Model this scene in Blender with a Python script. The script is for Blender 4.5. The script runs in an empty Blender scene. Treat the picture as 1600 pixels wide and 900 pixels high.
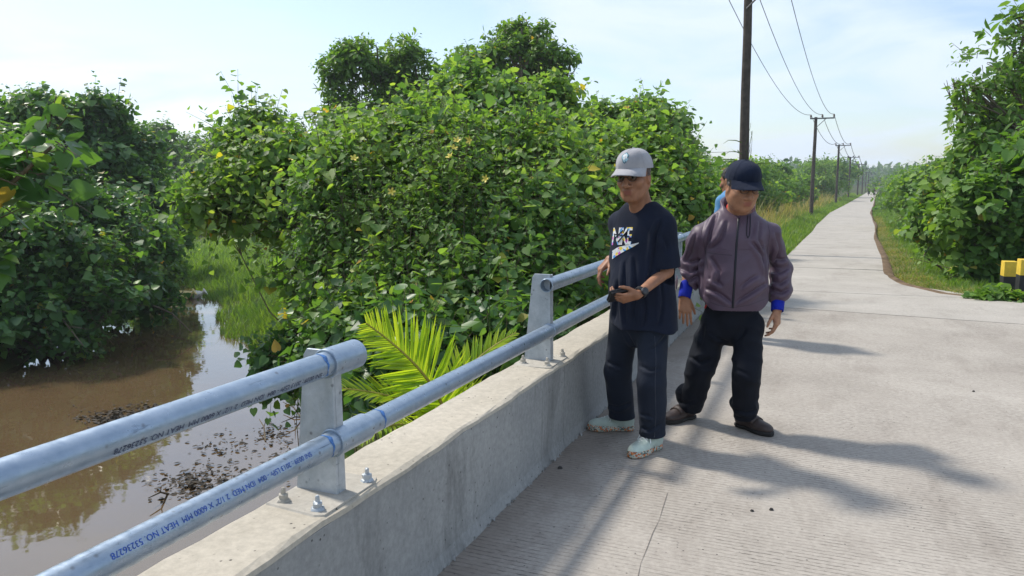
import bpy, bmesh, math, random
import numpy as np
from mathutils import Vector, Matrix
from mathutils.bvhtree import BVHTree

random.seed(7)
SC = bpy.context.scene
COL = SC.collection
R = math.radians

# ------------------------------------------------------------------ camera
FPX = 1200.0                                   # focal length in photo pixels (1600 wide)
PITCH = math.atan(162 / FPX)
CAMH = 1.5
cam_data = bpy.data.cameras.new('camera')
cam = bpy.data.objects.new('camera', cam_data)
COL.objects.link(cam)
cam.location = (0, 0, CAMH)
cam.rotation_euler = (R(90) - PITCH, 0, 0)
cam_data.sensor_width = 36.0
cam_data.lens = 36.0 * FPX / 1600.0
cam_data.clip_start = 0.05
cam_data.clip_end = 5000
SC.camera = cam

# ------------------------------------------------------------------ sun + sky
SUN_EL = R(51)
SH = np.array([0.804, -0.595])                 # ground direction of shadows
world = bpy.data.worlds.new('World')
SC.world = world
world.use_nodes = True
wn, wl = world.node_tree.nodes, world.node_tree.links
wn.clear()
w_out = wn.new('ShaderNodeOutputWorld')
w_bg = wn.new('ShaderNodeBackground')
w_bg.inputs['Strength'].default_value = 0.115
sky = wn.new('ShaderNodeTexSky')
sky.sky_type = 'NISHITA'
sky.sun_disc = False
sky.sun_elevation = SUN_EL
sky.sun_rotation = math.atan2(-SH[0], -SH[1])
sky.air_density = 1.0
sky.dust_density = 1.0
sky.ozone_density = 1.0
tc = wn.new('ShaderNodeTexCoord')
sep = wn.new('ShaderNodeSeparateXYZ')
wl.new(tc.outputs['Generated'], sep.inputs[0])
def wmath(op, a, b=None):
    n = wn.new('ShaderNodeMath'); n.operation = op
    for i, v in enumerate((a, b)):
        if v is None: continue
        if isinstance(v, (int, float)): n.inputs[i].default_value = v
        else: wl.new(v, n.inputs[i])
    return n.outputs[0]
zz = wmath('ADD', wmath('ABSOLUTE', sep.outputs['Z']), 0.16)
comb = wn.new('ShaderNodeCombineXYZ')
wl.new(wmath('DIVIDE', sep.outputs['X'], zz), comb.inputs[0])
wl.new(wmath('DIVIDE', sep.outputs['Y'], zz), comb.inputs[1])
comb.inputs[2].default_value = 3.7
n1 = wn.new('ShaderNodeTexNoise')
n1.inputs['Scale'].default_value = 1.15
n1.inputs['Detail'].default_value = 7
n1.inputs['Roughness'].default_value = 0.52
n1.inputs['Distortion'].default_value = 0.6
wl.new(comb.outputs[0], n1.inputs['Vector'])
cr = wn.new('ShaderNodeValToRGB')
cr.color_ramp.elements[0].position = 0.40
cr.color_ramp.elements[0].color = (0.12, 0.12, 0.12, 1)
cr.color_ramp.elements[1].position = 0.60
cr.color_ramp.elements[1].color = (0.93, 0.93, 0.93, 1)
wl.new(n1.outputs['Fac'], cr.inputs[0])
wmix = wn.new('ShaderNodeMix'); wmix.data_type = 'RGBA'
wl.new(cr.outputs[0], wmix.inputs[0])
wl.new(sky.outputs[0], wmix.inputs[6])
wmix.inputs[7].default_value = (4.7, 5.35, 6.2, 1)     # sunlit thin cloud
wl.new(wmix.outputs[2], w_bg.inputs['Color'])
wl.new(w_bg.outputs[0], w_out.inputs[0])

sun_data = bpy.data.lights.new('sun', 'SUN')
sun_data.energy = 2.55
sun_data.angle = R(5.0)
sun_data.color = (1.0, 0.94, 0.84)
sun = bpy.data.objects.new('sun', sun_data)
COL.objects.link(sun)
sd = Vector((SH[0] * math.cos(SUN_EL), SH[1] * math.cos(SUN_EL), -math.sin(SUN_EL)))
sun.rotation_euler = sd.to_track_quat('-Z', 'Y').to_euler()
sun.location = (-20, 15, 30)

SC.view_settings.view_transform = 'Standard'
SC.view_settings.look = 'None'
SC.view_settings.exposure = 0.72
SC.view_settings.gamma = 1.0
SC.view_settings.use_curve_mapping = False
SC.render.engine = 'CYCLES'
SC.cycles.use_denoising = True
SC.cycles.max_bounces = 7
SC.cycles.transmission_bounces = 5
SC.cycles.transparent_max_bounces = 8
SC.cycles.volume_bounces = 0
SC.cycles.caustics_reflective = False
SC.cycles.caustics_refractive = False

# ------------------------------------------------------------------ pixel -> ray helpers (photo pixels, 1600x900)
_fw = np.array([0, math.cos(PITCH), -math.sin(PITCH)])
_up = np.array([0, math.sin(PITCH), math.cos(PITCH)])
_cam = np.array([0, 0, CAMH])
def ray(x, y):
    return _fw + np.array([(x - 800) / FPX, 0, 0]) + (450 - y) / FPX * _up
def onz(x, y, z):
    r = ray(x, y); return _cam + r * (z - CAMH) / r[2]
def at(x, y, Y):
    r = ray(x, y); return _cam + r * Y / r[1]
def project(P):
    d = np.asarray(P, float) - _cam
    w = d @ _fw
    return 800 + FPX * d[..., 0] / w, 450 - FPX * (d @ _up) / w, w

# bridge frame: t along the bridge, a across it (to the right), z up
BANG = R(22.45)
BD = np.array([math.sin(BANG), math.cos(BANG), 0.0])
BN = np.array([math.cos(BANG), -math.sin(BANG), 0.0])
A0 = -1.346                                     # inner face of the parapet
WTOP = 0.512
def B(t, a, z): return BD * t + BN * a + np.array([0, 0, z])

# ------------------------------------------------------------------ object helpers
ORIGIN = {}
def setp(o, label=None, category=None, group=None, kind=None):
    if label: o['label'] = label
    if category: o['category'] = category
    if group: o['group'] = group
    if kind: o['kind'] = kind
    return o
def thing(name, loc, label, category, group=None):
    o = bpy.data.objects.new(name, None)
    o.empty_display_size = 0.2
    COL.objects.link(o)
    o.location = tuple(loc)
    ORIGIN[o.name] = np.array(loc, float)
    return setp(o, label, category, group)
def org(o):
    return ORIGIN[o.name] if o is not None else np.zeros(3)
def link(name, me, mat=None, parent=None, origin=None):
    """mesh already relative to its origin; returns the object"""
    o = bpy.data.objects.new(name, me)
    COL.objects.link(o)
    if mat is not None and len(me.materials) == 0: me.materials.append(mat)
    if parent is not None:
        o.parent = parent
        ORIGIN[o.name] = org(parent) if origin is None else np.array(origin, float)
        o.location = tuple(ORIGIN[o.name] - org(parent))
    else:
        ORIGIN[o.name] = np.zeros(3) if origin is None else np.array(origin, float)
        o.location = tuple(ORIGIN[o.name])
    return o
def np_mesh(name, V, F, attrs=None, smooth=False):
    V = np.asarray(V, np.float32); F = np.asarray(F, np.int32)
    me = bpy.data.meshes.new(name)
    n, k = F.shape
    me.vertices.add(len(V)); me.vertices.foreach_set('co', V.ravel())
    me.loops.add(n * k); me.loops.foreach_set('vertex_index', F.ravel())
    me.polygons.add(n)
    me.polygons.foreach_set('loop_start', np.arange(0, n * k, k, dtype=np.int32))
    if smooth: me.polygons.foreach_set('use_smooth', np.ones(n, bool))
    me.update(calc_edges=True)
    for an, arr in (attrs or {}).items():
        arr = np.asarray(arr, np.float32)
        if arr.ndim == 1:
            a = me.attributes.new(an, 'FLOAT', 'POINT'); a.data.foreach_set('value', arr)
        else:
            a = me.attributes.new(an, 'FLOAT_VECTOR', 'POINT'); a.data.foreach_set('vector', arr.ravel())
    return me
def np_obj(name, V, F, mat, parent=None, attrs=None, smooth=False, origin=None):
    o0 = org(parent) if origin is None else np.array(origin, float)
    me = np_mesh(name, np.asarray(V, float) - o0, F, attrs, smooth)
    return link(name, me, mat, parent, origin)
class Geo:
    """small polygon collector in world coordinates"""
    def __init__(s): s.v = []; s.f = []
    def add(s, V, F):
        b = len(s.v); s.v += [tuple(map(float, p)) for p in V]; s.f += [tuple(i + b for i in f) for f in F]; return s
    def box(s, lo, hi, fr=None):
        P = [(x, y, z) for x in (lo[0], hi[0]) for y in (lo[1], hi[1]) for z in (lo[2], hi[2])]
        if fr: P = [fr(*p) for p in P]
        return s.add(P, [(0, 1, 3, 2), (4, 6, 7, 5), (0, 4, 5, 1), (2, 3, 7, 6), (0, 2, 6, 4), (1, 5, 7, 3)])
    def tube(s, pts, rad, n=8, cap=True):
        pts = [np.array(p, float) for p in pts]
        if np.isscalar(rad): rad = [rad] * len(pts)
        V = []; F = []
        ref = None
        for i, p in enumerate(pts):
            d = pts[min(i + 1, len(pts) - 1)] - pts[max(i - 1, 0)]
            d = d / (np.linalg.norm(d) + 1e-9)
            if ref is None:
                ref = np.array([0, 0, 1.]) if abs(d[2]) < .9 else np.array([1., 0, 0])
            u = np.cross(d, ref); u /= np.linalg.norm(u) + 1e-9
            w = np.cross(u, d); ref = w
            for k in range(n):
                a = 2 * math.pi * k / n
                V.append(p + rad[i] * (math.cos(a) * u + math.sin(a) * w))
        for i in range(len(pts) - 1):
            for k in range(n):
                F.append((i * n + k, i * n + (k + 1) % n, (i + 1) * n + (k + 1) % n, (i + 1) * n + k))
        if cap:
            F.append(tuple(range(n))[::-1]); F.append(tuple((len(pts) - 1) * n + k for k in range(n)))
        return s.add(V, F)
    def prism(s, poly, ext):
        """polygon (list of 3d points) extruded by vector ext"""
        n = len(poly); P = [np.array(p, float) for p in poly]
        V = P + [p + np.array(ext, float) for p in P]
        F = [tuple(range(n))[::-1], tuple(range(n, 2 * n))] + [(i, (i + 1) % n, n + (i + 1) % n, n + i) for i in range(n)]
        return s.add(V, F)
    def obj(s, name, mat, parent=None, smooth=False, bevel=0, origin=None, fix=True):
        o0 = org(parent) if origin is None else np.array(origin, float)
        me = bpy.data.meshes.new(name)
        me.from_pydata([tuple(np.array(p) - o0) for p in s.v], [], s.f)
        if fix or bevel:
            bm = bmesh.new(); bm.from_mesh(me)
            bmesh.ops.recalc_face_normals(bm, faces=bm.faces)
            if bevel:
                bmesh.ops.bevel(bm, geom=[e for e in bm.edges if e.calc_face_angle(0) > .5], offset=bevel, segments=2, affect='EDGES', profile=.5)
            bm.to_mesh(me); bm.free()
        if smooth:
            for p in me.polygons: p.use_smooth = True
            me.set_sharp_from_angle(angle=R(40))
        return link(name, me, mat, parent, origin)

# ------------------------------------------------------------------ materials
def new_mat(name):
    m = bpy.data.materials.new(name); m.use_nodes = True
    return m, m.node_tree.nodes, m.node_tree.links, m.node_tree.nodes['Principled BSDF']
def node(nt, t, **kw):
    n = nt.new(t)
    for k, v in kw.items():
        if k in n.inputs: n.inputs[k].default_value = v
        else: setattr(n, k, v)
    return n
def ramp(nt, stops):
    n = nt.new('ShaderNodeValToRGB'); e = n.color_ramp.elements
    while len(e) < len(stops): e.new(0.5)
    for el, (p, c) in zip(e, stops):
        el.position = p; el.color = (*c, 1) if len(c) == 3 else c
    return n
def mixc(nt, lk, fac, a, b, mode='MIX'):
    n = nt.new('ShaderNodeMix'); n.data_type = 'RGBA'; n.blend_type = mode
    for i, v in ((0, fac), (6, a), (7, b)):
        if isinstance(v, (int, float)): n.inputs[i].default_value = v
        elif isinstance(v, tuple): n.inputs[i].default_value = (*v, 1) if len(v) == 3 else v
        else: lk.new(v, n.inputs[i])
    return n.outputs[2]
def simple_mat(name, col, rough=.7, metal=0., var=.15, scale=30., bump=.0, bscale=200., spec=.4):
    m, nt, lk, bs = new_mat(name)
    t = node(nt, 'ShaderNodeTexCoord')
    n = node(nt, 'ShaderNodeTexNoise', Scale=scale, Detail=5., Roughness=.6)
    lk.new(t.outputs['Object'], n.inputs['Vector'])
    lo = tuple(c * (1 - var) for c in col); hi = tuple(min(1, c * (1 + var)) for c in col)
    r = ramp(nt, [(.3, lo), (.7, hi)])
    lk.new(n.outputs['Fac'], r.inputs[0]); lk.new(r.outputs[0], bs.inputs['Base Color'])
    bs.inputs['Roughness'].default_value = rough; bs.inputs['Metallic'].default_value = metal
    bs.inputs['Specular IOR Level'].default_value = spec
    if bump:
        n2 = node(nt, 'ShaderNodeTexNoise', Scale=bscale, Detail=3.)
        lk.new(t.outputs['Object'], n2.inputs['Vector'])
        b = node(nt, 'ShaderNodeBump', Strength=bump, Distance=.01)
        lk.new(n2.outputs['Fac'], b.inputs['Height']); lk.new(b.outputs[0], bs.inputs['Normal'])
    return m
# ------------------------------------------------------------------ concrete, soil, water materials
def concrete_mat(name, lo, hi, rot=0., groove=False, stain=(.12, .11, .10), stain_amt=.5, vertical=False, wallside=False):
    m, nt, lk, bs = new_mat(name)
    g = node(nt, 'ShaderNodeNewGeometry')
    mp = node(nt, 'ShaderNodeMapping'); mp.inputs['Rotation'].default_value = (0, 0, rot)
    lk.new(g.outputs['Position'], mp.inputs['Vector'])
    V = mp.outputs[0]
    def noise(scale, detail=6., rough=.6, vec=V, dist=0.):
        n = node(nt, 'ShaderNodeTexNoise', Scale=scale, Detail=detail, Roughness=rough, Distortion=dist)
        lk.new(vec, n.inputs['Vector']); return n.outputs['Fac']
    big = noise(.9, 7., .65); fine = noise(38., 4., .7)
    r1 = ramp(nt, [(.3, lo), (.7, hi)]); lk.new(big, r1.inputs[0])
    r2 = ramp(nt, [(.25, (.78, .78, .78)), (.75, (1.12, 1.12, 1.12))]); lk.new(fine, r2.inputs[0])
    c = mixc(nt, lk, 1., r1.outputs[0], r2.outputs[0], 'MULTIPLY')
    # blotchy stains
    mp2 = node(nt, 'ShaderNodeMapping')
    mp2.inputs['Scale'].default_value = (1, 1, .22) if vertical else (1, .35, 1)
    lk.new(V, mp2.inputs['Vector'])
    st = noise(3.2 if vertical else 2.4, 8., .72, mp2.outputs[0], .4)
    r3 = ramp(nt, [(.52, (0, 0, 0)), (.74, (stain_amt,) * 3)]); lk.new(st, r3.inputs[0])
    c = mixc(nt, lk, r3.outputs[0], c, stain)
    if wallside:
        # windblown soil gathered along the foot of the parapet
        sx = node(nt, 'ShaderNodeSeparateXYZ'); lk.new(V, sx.inputs[0])
        wn1 = noise(1.7, 6., .65, V, .5)
        ma = node(nt, 'ShaderNodeMath', operation='MULTIPLY_ADD'); lk.new(wn1, ma.inputs[0]); ma.inputs[1].default_value = -.9; lk.new(sx.outputs['X'], ma.inputs[2])
        rw = ramp(nt, [(0., (.7, .7, .7)), (.35, (.45, .45, .45)), (.6, (0, 0, 0))])
        mr = node(nt, 'ShaderNodeMapRange'); mr.inputs['From Min'].default_value = A0 - .62; mr.inputs['From Max'].default_value = A0 + .25; lk.new(ma.outputs[0], mr.inputs['Value'])
        lk.new(mr.outputs[0], rw.inputs[0])
        c = mixc(nt, lk, rw.outputs[0], c, (.15, .115, .092))
    # little pits
    vo = node(nt, 'ShaderNodeTexVoronoi', Scale=26.); vo.inputs['Randomness'].default_value = 1.
    lk.new(V, vo.inputs['Vector'])
    r4 = ramp(nt, [(.06, (1, 1, 1)), (.13, (0, 0, 0))]); lk.new(vo.outputs['Distance'], r4.inputs[0])
    pm = noise(5., 2.); r5 = ramp(nt, [(.42, (0, 0, 0)), (.58, (1, 1, 1))]); lk.new(pm, r5.inputs[0])
    pit = mixc(nt, lk, 1., r4.outputs[0], r5.outputs[0], 'MULTIPLY')
    c = mixc(nt, lk, pit, c, (.07, .065, .06))
    h = node(nt, 'ShaderNodeMath', operation='MULTIPLY'); lk.new(fine, h.inputs[0]); h.inputs[1].default_value = .35
    hh = h.outputs[0]
    if groove:
        w = node(nt, 'ShaderNodeTexWave', wave_type='BANDS', bands_direction='Y', Scale=10.5, Distortion=1.5, Detail=3.)
        w.inputs['Detail Scale'].default_value = 3.5
        lk.new(V, w.inputs['Vector'])
        gm = noise(1.5, 5., .7); r6 = ramp(nt, [(.36, (.1, .1, .1)), (.62, (1, 1, 1))]); lk.new(gm, r6.inputs[0])
        rg = ramp(nt, [(.0, (1, 1, 1)), (.17, (0, 0, 0))]); lk.new(w.outputs['Fac'], rg.inputs[0])
        gr = mixc(nt, lk, 1., rg.outputs[0], r6.outputs[0], 'MULTIPLY')
        dm = noise(26., 4., .6); r7 = ramp(nt, [(.36, (0, 0, 0)), (.56, (.9, .9, .9))]); lk.new(dm, r7.inputs[0])
        c = mixc(nt, lk, mixc(nt, lk, 1., gr, r7.outputs[0], 'MULTIPLY'), c, (.085, .075, .066))
        s = node(nt, 'ShaderNodeMath', operation='SUBTRACT'); lk.new(hh, s.inputs[0]); lk.new(gr, s.inputs[1]); hh = s.outputs[0]
    s2 = node(nt, 'ShaderNodeMath', operation='SUBTRACT'); lk.new(hh, s2.inputs[0]); lk.new(pit, s2.inputs[1])
    b = node(nt, 'ShaderNodeBump', Strength=.5, Distance=.005); lk.new(s2.outputs[0], b.inputs['Height'])
    lk.new(b.outputs[0], bs.inputs['Normal']); lk.new(c, bs.inputs['Base Color'])
    bs.inputs['Roughness'].default_value = .88; bs.inputs['Specular IOR Level'].default_value = .25
    return m
M_DECK = concrete_mat('deck_concrete', (.345, .31, .27), (.46, .42, .37), BANG, True, (.19, .16, .135), .55, False, True)
M_ROAD = concrete_mat('road_concrete', (.37, .34, .30), (.47, .435, .39), R(25.1), False, (.22, .19, .16), .5)
M_WALL = concrete_mat('wall_concrete', (.25, .255, .255), (.40, .40, .385), BANG, False, (.085, .083, .08), .75, True)
M_COPE = concrete_mat('coping_mortar', (.43, .39, .32), (.54, .49, .41), BANG, False, (.28, .24, .18), .4)

def ground_mat():
    m, nt, lk, bs = new_mat('soil_and_leaf_litter')
    g = node(nt, 'ShaderNodeNewGeometry')
    n = node(nt, 'ShaderNodeTexNoise', Scale=1.3, Detail=8., Roughness=.7); lk.new(g.outputs['Position'], n.inputs['Vector'])
    r = ramp(nt, [(.3, (.035, .05, .015)), (.5, (.06, .085, .022)), (.72, (.12, .085, .045))]); lk.new(n.outputs['Fac'], r.inputs[0])
    n2 = node(nt, 'ShaderNodeTexNoise', Scale=22., Detail=4.); lk.new(g.outputs['Position'], n2.inputs['Vector'])
    b = node(nt, 'ShaderNodeBump', Strength=1., Distance=.05); lk.new(n2.outputs['Fac'], b.inputs['Height'])
    lk.new(b.outputs[0], bs.inputs['Normal']); lk.new(r.outputs[0], bs.inputs['Base Color'])
    bs.inputs['Roughness'].default_value = .95; bs.inputs['Specular IOR Level'].default_value = .1
    return m
M_SOIL = ground_mat()
M_DIRT = simple_mat('reddish_dirt', (.17, .118, .075), .95, 0, .55, 5., .8, 40., .1)

def water_mat():
    m, nt, lk, bs = new_mat('muddy_water')
    g = node(nt, 'ShaderNodeNewGeometry')
    n = node(nt, 'ShaderNodeTexNoise', Scale=.35, Detail=4.); lk.new(g.outputs['Position'], n.inputs['Vector'])
    r = ramp(nt, [(.3, (.10, .066, .034)), (.7, (.14, .094, .050))]); lk.new(n.outputs['Fac'], r.inputs[0])
    lk.new(r.outputs[0], bs.inputs['Base Color'])
    bs.inputs['Roughness'].default_value = .035; bs.inputs['IOR'].default_value = 2.0; bs.inputs['Specular IOR Level'].default_value = .7
    n2 = node(nt, 'ShaderNodeTexNoise', Scale=2.2, Detail=2., Roughness=.45); lk.new(g.outputs['Position'], n2.inputs['Vector'])
    b = node(nt, 'ShaderNodeBump', Strength=.05, Distance=.06); lk.new(n2.outputs['Fac'], b.inputs['Height'])
    lk.new(b.outputs[0], bs.inputs['Normal'])
    return m
M_WATER = water_mat()
WATER_Z = -2.5

# ------------------------------------------------------------------ road line
RANG = R(25.13)
RD = np.array([math.sin(RANG), math.cos(RANG), 0.]); RN = np.array([math.cos(RANG), -math.sin(RANG), 0.])
def road_z(y): return np.interp(y, [8, 9.4, 14, 40, 55, 900], [0, 0, -.17, -.93, -1.0, -1.0])
# edges of the road by distance ahead (Y): left and right X
RY = np.array([8.6, 10.0, 10.7, 12.4, 14.4, 20, 30, 47, 68, 95, 203, 420.])
RLX = np.array([2.2, 2.85, 3.2, 4.0, 4.75, 7.2, 11.4, 18.6, 28.0, 41.0, 92.5, 196.])
RRX = np.array([6.9, 6.9, 6.15, 6.35, 7.05, 9.7, 14.2, 22.2, 31.6, 44.5, 95.5, 199.4])
def road_lx(y): return np.interp(y, RY, RLX)
def road_rx(y): return np.interp(y, RY, RRX)

# ------------------------------------------------------------------ river
RVY = np.array([-40, -12, 0, 5, 9, 13, 16, 22.5, 28, 34, 60.])
RVC = np.array([4.0, -1.5, -3.4, -4.4, -5.6, -7.0, -7.9, -10.1, -12.4, -17, -40.])
RVW = np.array([5.0, 4.6, 4.2, 3.5, 3.2, 3.4, 2.9, 1.5, 1.4, 1.2, 1.2])
def nz(x, y, s, seed=0.):
    return (np.sin(x * s + 1.3 * seed + .7 * np.sin(y * s * .8 + seed)) + np.sin(y * s * 1.17 + 2.1 * seed + .8 * np.sin(x * s * .9 - seed))) * .5
def terrain_h(x, y):
    x = np.asarray(x, float); y = np.asarray(y, float)
    base = -1.35 + .18 * nz(x, y, .33, 1.) + .06 * nz(x, y, 1.4, 2.)
    base = base + np.clip((np.hypot(x, y) - 260) / 400, 0, 1) * 5
    # marsh left of the road around the river
    marsh = np.clip((road_lx(y) - 9 - x) / 6, 0, 1) * np.clip((y - 16) / 8, 0, 1) * np.clip((75 - y) / 20, 0, 1) * np.clip((x + 40) / 10, 0, 1)
    base = base * (1 - marsh) + (-2.42 + .05 * nz(x, y, .9, 5.)) * marsh
    # river trough
    c = np.interp(y, RVY, RVC); w = np.interp(y, RVY, RVW)
    d = np.abs(x - c) - w
    k = np.clip((d + .9) / 2.6, 0, 1); k = k * k * (3 - 2 * k)
    base = -3.1 + (base + 3.1) * k
    # road embankment
    lx, rx, rz = road_lx(y), road_rx(y), road_z(y)
    e = np.maximum(lx - x, x - rx)
    k = np.clip(1 - (e - .5) / 3.2, 0, 1); k = k * k * (3 - 2 * k)
    k = k * np.clip((y - 8.2) / 1.2, 0, 1)
    h = base * (1 - k) + (rz - .05 - .03 * np.clip(e, 0, 3)) * k
    inside = (e < .15) & (y > 8.8)
    h = np.where(inside, np.minimum(h, rz - .12), h)
    # keep soil under the bridge deck
    t = x * BD[0] + y * BD[1]; a = x * BN[0] + y * BN[1]
    und = (t < 9.2) & (a > A0 - 1.0) & (a < A0 + 5)
    h = np.where(und, np.minimum(h, -.62 - .25 * np.clip(9.2 - t, 0, 6)), h)
    return h
xs = np.unique(np.concatenate([np.arange(-24, 30, .4), np.arange(-80, 120, 2.5), np.arange(-690, 691, 30.)]))
ys = np.unique(np.concatenate([np.arange(-14, 48, .4), np.arange(48, 150, 2.5), np.arange(-120, 691, 30.)]))
gx, gy = np.meshgrid(xs, ys)
gz = terrain_h(gx, gy)
nxg, nyg = len(xs), len(ys)
ii = (np.arange(nyg - 1)[:, None] * nxg + np.arange(nxg - 1)[None]).ravel()
setp(np_obj('ground', np.stack([gx, gy, gz], -1).reshape(-1, 3), np.stack([ii, ii + 1, ii + nxg + 1, ii + nxg], 1), M_SOIL, smooth=True), kind='structure')

# river surface: a strip wider than the trough
wy = np.concatenate([np.arange(-40, 48, .8)])
wc = np.interp(wy, RVY, RVC); ww = np.interp(wy, RVY, RVW) + 1.6 + 11 * np.clip((wy - 24) / 8, 0, 1)
WV = np.concatenate([np.stack([wc - ww, wy, np.full_like(wy, WATER_Z)], 1), np.stack([wc + ww, wy, np.full_like(wy, WATER_Z)], 1)])
n = len(wy); j = np.arange(n - 1)
setp(np_obj('river_water', WV, np.stack([j, j + n, j + n + 1, j + 1], 1), M_WATER), kind='structure')

# ------------------------------------------------------------------ road: concrete slabs with open joints
road = setp(bpy.data.objects.new('road', None), kind='structure'); COL.objects.link(road); ORIGIN[road.name] = np.zeros(3)
joints = [9.655, 11.6, 16.2, 21, 26, 31, 36, 42, 50, 60, 420]
for q in range(len(joints) - 1):
    s0, s1 = joints[q] + .012, joints[q + 1] - .012
    if q == 0: s0 = joints[0]
    V = []; F = []
    m_ = max(2, int((s1 - s0) / (1.2 if q < 9 else 8)) + 1)
    for i in range(m_):
        s = s0 + (s1 - s0) * i / (m_ - 1)
        # s is Y along the road's left edge; the cross line is square to the road
        for k in range(7):
            f = k / 6
            L = np.array([road_lx(s), s]); Y = s
            # right end further back towards the camera (square joint)
            wdt = road_rx(s - .9) - road_lx(s)
            yy = s - wdt * f * (.525 if q < 2 else .47)
            wdt = road_rx(yy) - road_lx(s)
            x = road_lx(s) + wdt * f
            V.append((x, yy, float(road_z(yy)) + .004)); 
    nb = len(V)
    V += [(x, y, z - .16) for x, y, z in V]
    for i in range(m_ - 1):
        for k in range(6):
            a = i * 7 + k; F.append((a, a + 1, a + 8, a + 7))
    for i in range(m_ - 1):
        a = i * 7; F.append((a, a + 7, nb + a + 7, nb + a)); a += 6; F.append((a, nb + a, nb + a + 7, a + 7))
    for k in range(6):
        F.append((k, nb + k, nb + k + 1, k + 1)); a = (m_ - 1) * 7 + k; F.append((a, a + 1, nb + a + 1, nb + a))
    Geo().add(V, F).obj('slab', M_ROAD, road)
# reddish dirt shoulder along the right edge of the road
yy = np.concatenate([np.arange(10.2, 40, .35), np.arange(40, 200, 3.)])
V = []; 
for i, y in enumerate(yy):
    x = road_rx(y); w = .10 + .05 * nz(y, y * .7, .35, 3.) + .08 * math.exp(-((y - 17) / 8) ** 2)
    V += [(x - .05 - .03 * nz(y, y * .6, .4), y, road_z(y) - .004 + .008), (x + w * .5, y, road_z(y) + .012), (x + w, y, road_z(y) - .03)]
j = np.arange(len(yy) - 1) * 3
F = np.concatenate([np.stack([j, j + 1, j + 4, j + 3], 1), np.stack([j + 1, j + 2, j + 5, j + 4], 1)])
setp(np_obj('dirt_shoulder', V, F, M_DIRT, smooth=True), kind='structure')

# ------------------------------------------------------------------ bridge deck
g = Geo()
T0, T1 = -14.0, 9.93
NA = 12
poly = [B(T0, A0 - .24, 0), B(T0, A0 + 4.3, 0), B(T1 - .36, A0 + 4.3, 0), B(T1 + .055, A0 - .24, 0)]
g.prism([p - np.array([0, 0, .38]) for p in poly], (0, 0, .38))
setp(g.obj('bridge_deck', M_DECK), kind='structure')

# parapet wall: cast sections with a coping of mortar
wall = thing('parapet_wall', B(4, A0 - .12, 0), 'long low concrete parapet wall along the left edge of the bridge', 'wall')
def wob(t, s): return .004 * math.sin(t * 7.1 + s) + .003 * math.sin(t * 19.7 + 2 * s) + .0025 * math.sin(t * 41 + s * 3)
for t0, t1 in ((-8.0, -.02), (-.014, 4.03), (4.036, 9.4)):
    g = Geo(); ts = np.arange(t0, t1, .12).tolist() + [t1]
    V = []; F = []
    for t in ts:
        V += [B(t, A0 - .236, -.02), B(t, A0 + wob(t, 1) * .5 + .012, .0), B(t, A0 + wob(t, 1) * .4, .06), B(t, A0 + wob(t, 2) * .5, WTOP - .022), B(t, A0 - .236, WTOP - .022)]
    for i in range(len(ts) - 1):
        for k in range(5):
            F.append((i * 5 + k, i * 5 + (k + 1) % 5, i * 5 + 5 + (k + 1) % 5, i * 5 + 5 + k))
    e = (len(ts) - 1) * 5
    F += [(4, 3, 2, 1, 0), tuple(e + k for k in range(5))]
    g.add(V, F).obj('wall_section', M_WALL, wall)
    V = []; F = []
    g = Geo()
    for t in ts:
        V += [B(t, A0 - .25 + wob(t, 5), WTOP - .021), B(t, A0 + .006 + wob(t, 4), WTOP - .021), B(t, A0 + .004 + wob(t, 4), WTOP - .006 + wob(t, 8) * .4), B(t, A0 - .012 + wob(t, 6), WTOP + wob(t, 9) * .3), B(t, A0 - .236 + wob(t, 7), WTOP + wob(t, 3) * .3), B(t, A0 - .252 + wob(t, 5), WTOP - .01)]
    for i in range(len(ts) - 1):
        for k in range(6):
            F.append((i * 6 + k, i * 6 + (k + 1) % 6, i * 6 + 6 + (k + 1) % 6, i * 6 + 6 + k))
    e = (len(ts) - 1) * 6
    F += [(5, 4, 3, 2, 1, 0), tuple(e + k for k in range(6))]
    g.add(V, F).obj('coping', M_COPE, wall)
# rough mortar bead where wall meets deck
g = Geo(); rs = np.random.RandomState(5)
for t in np.arange(-1.5, 9.3, .045):
    s = .006 + .012 * rs.rand() ** 2
    p = B(t + .02 * rs.randn(), A0 + .012 + .008 * rs.rand(), .002)
    P = [p + rs.uniform(-1, 1, 3) * s * np.array([1.4, 1.4, .8]) for _ in range(4)] + [p + np.array([0, 0, s])]
    g.add(P, [(0, 1, 4), (1, 2, 4), (2, 3, 4), (3, 0, 4)])
g.obj('mortar_crumbs', M_WALL, wall)['kind'] = 'stuff'

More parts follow.
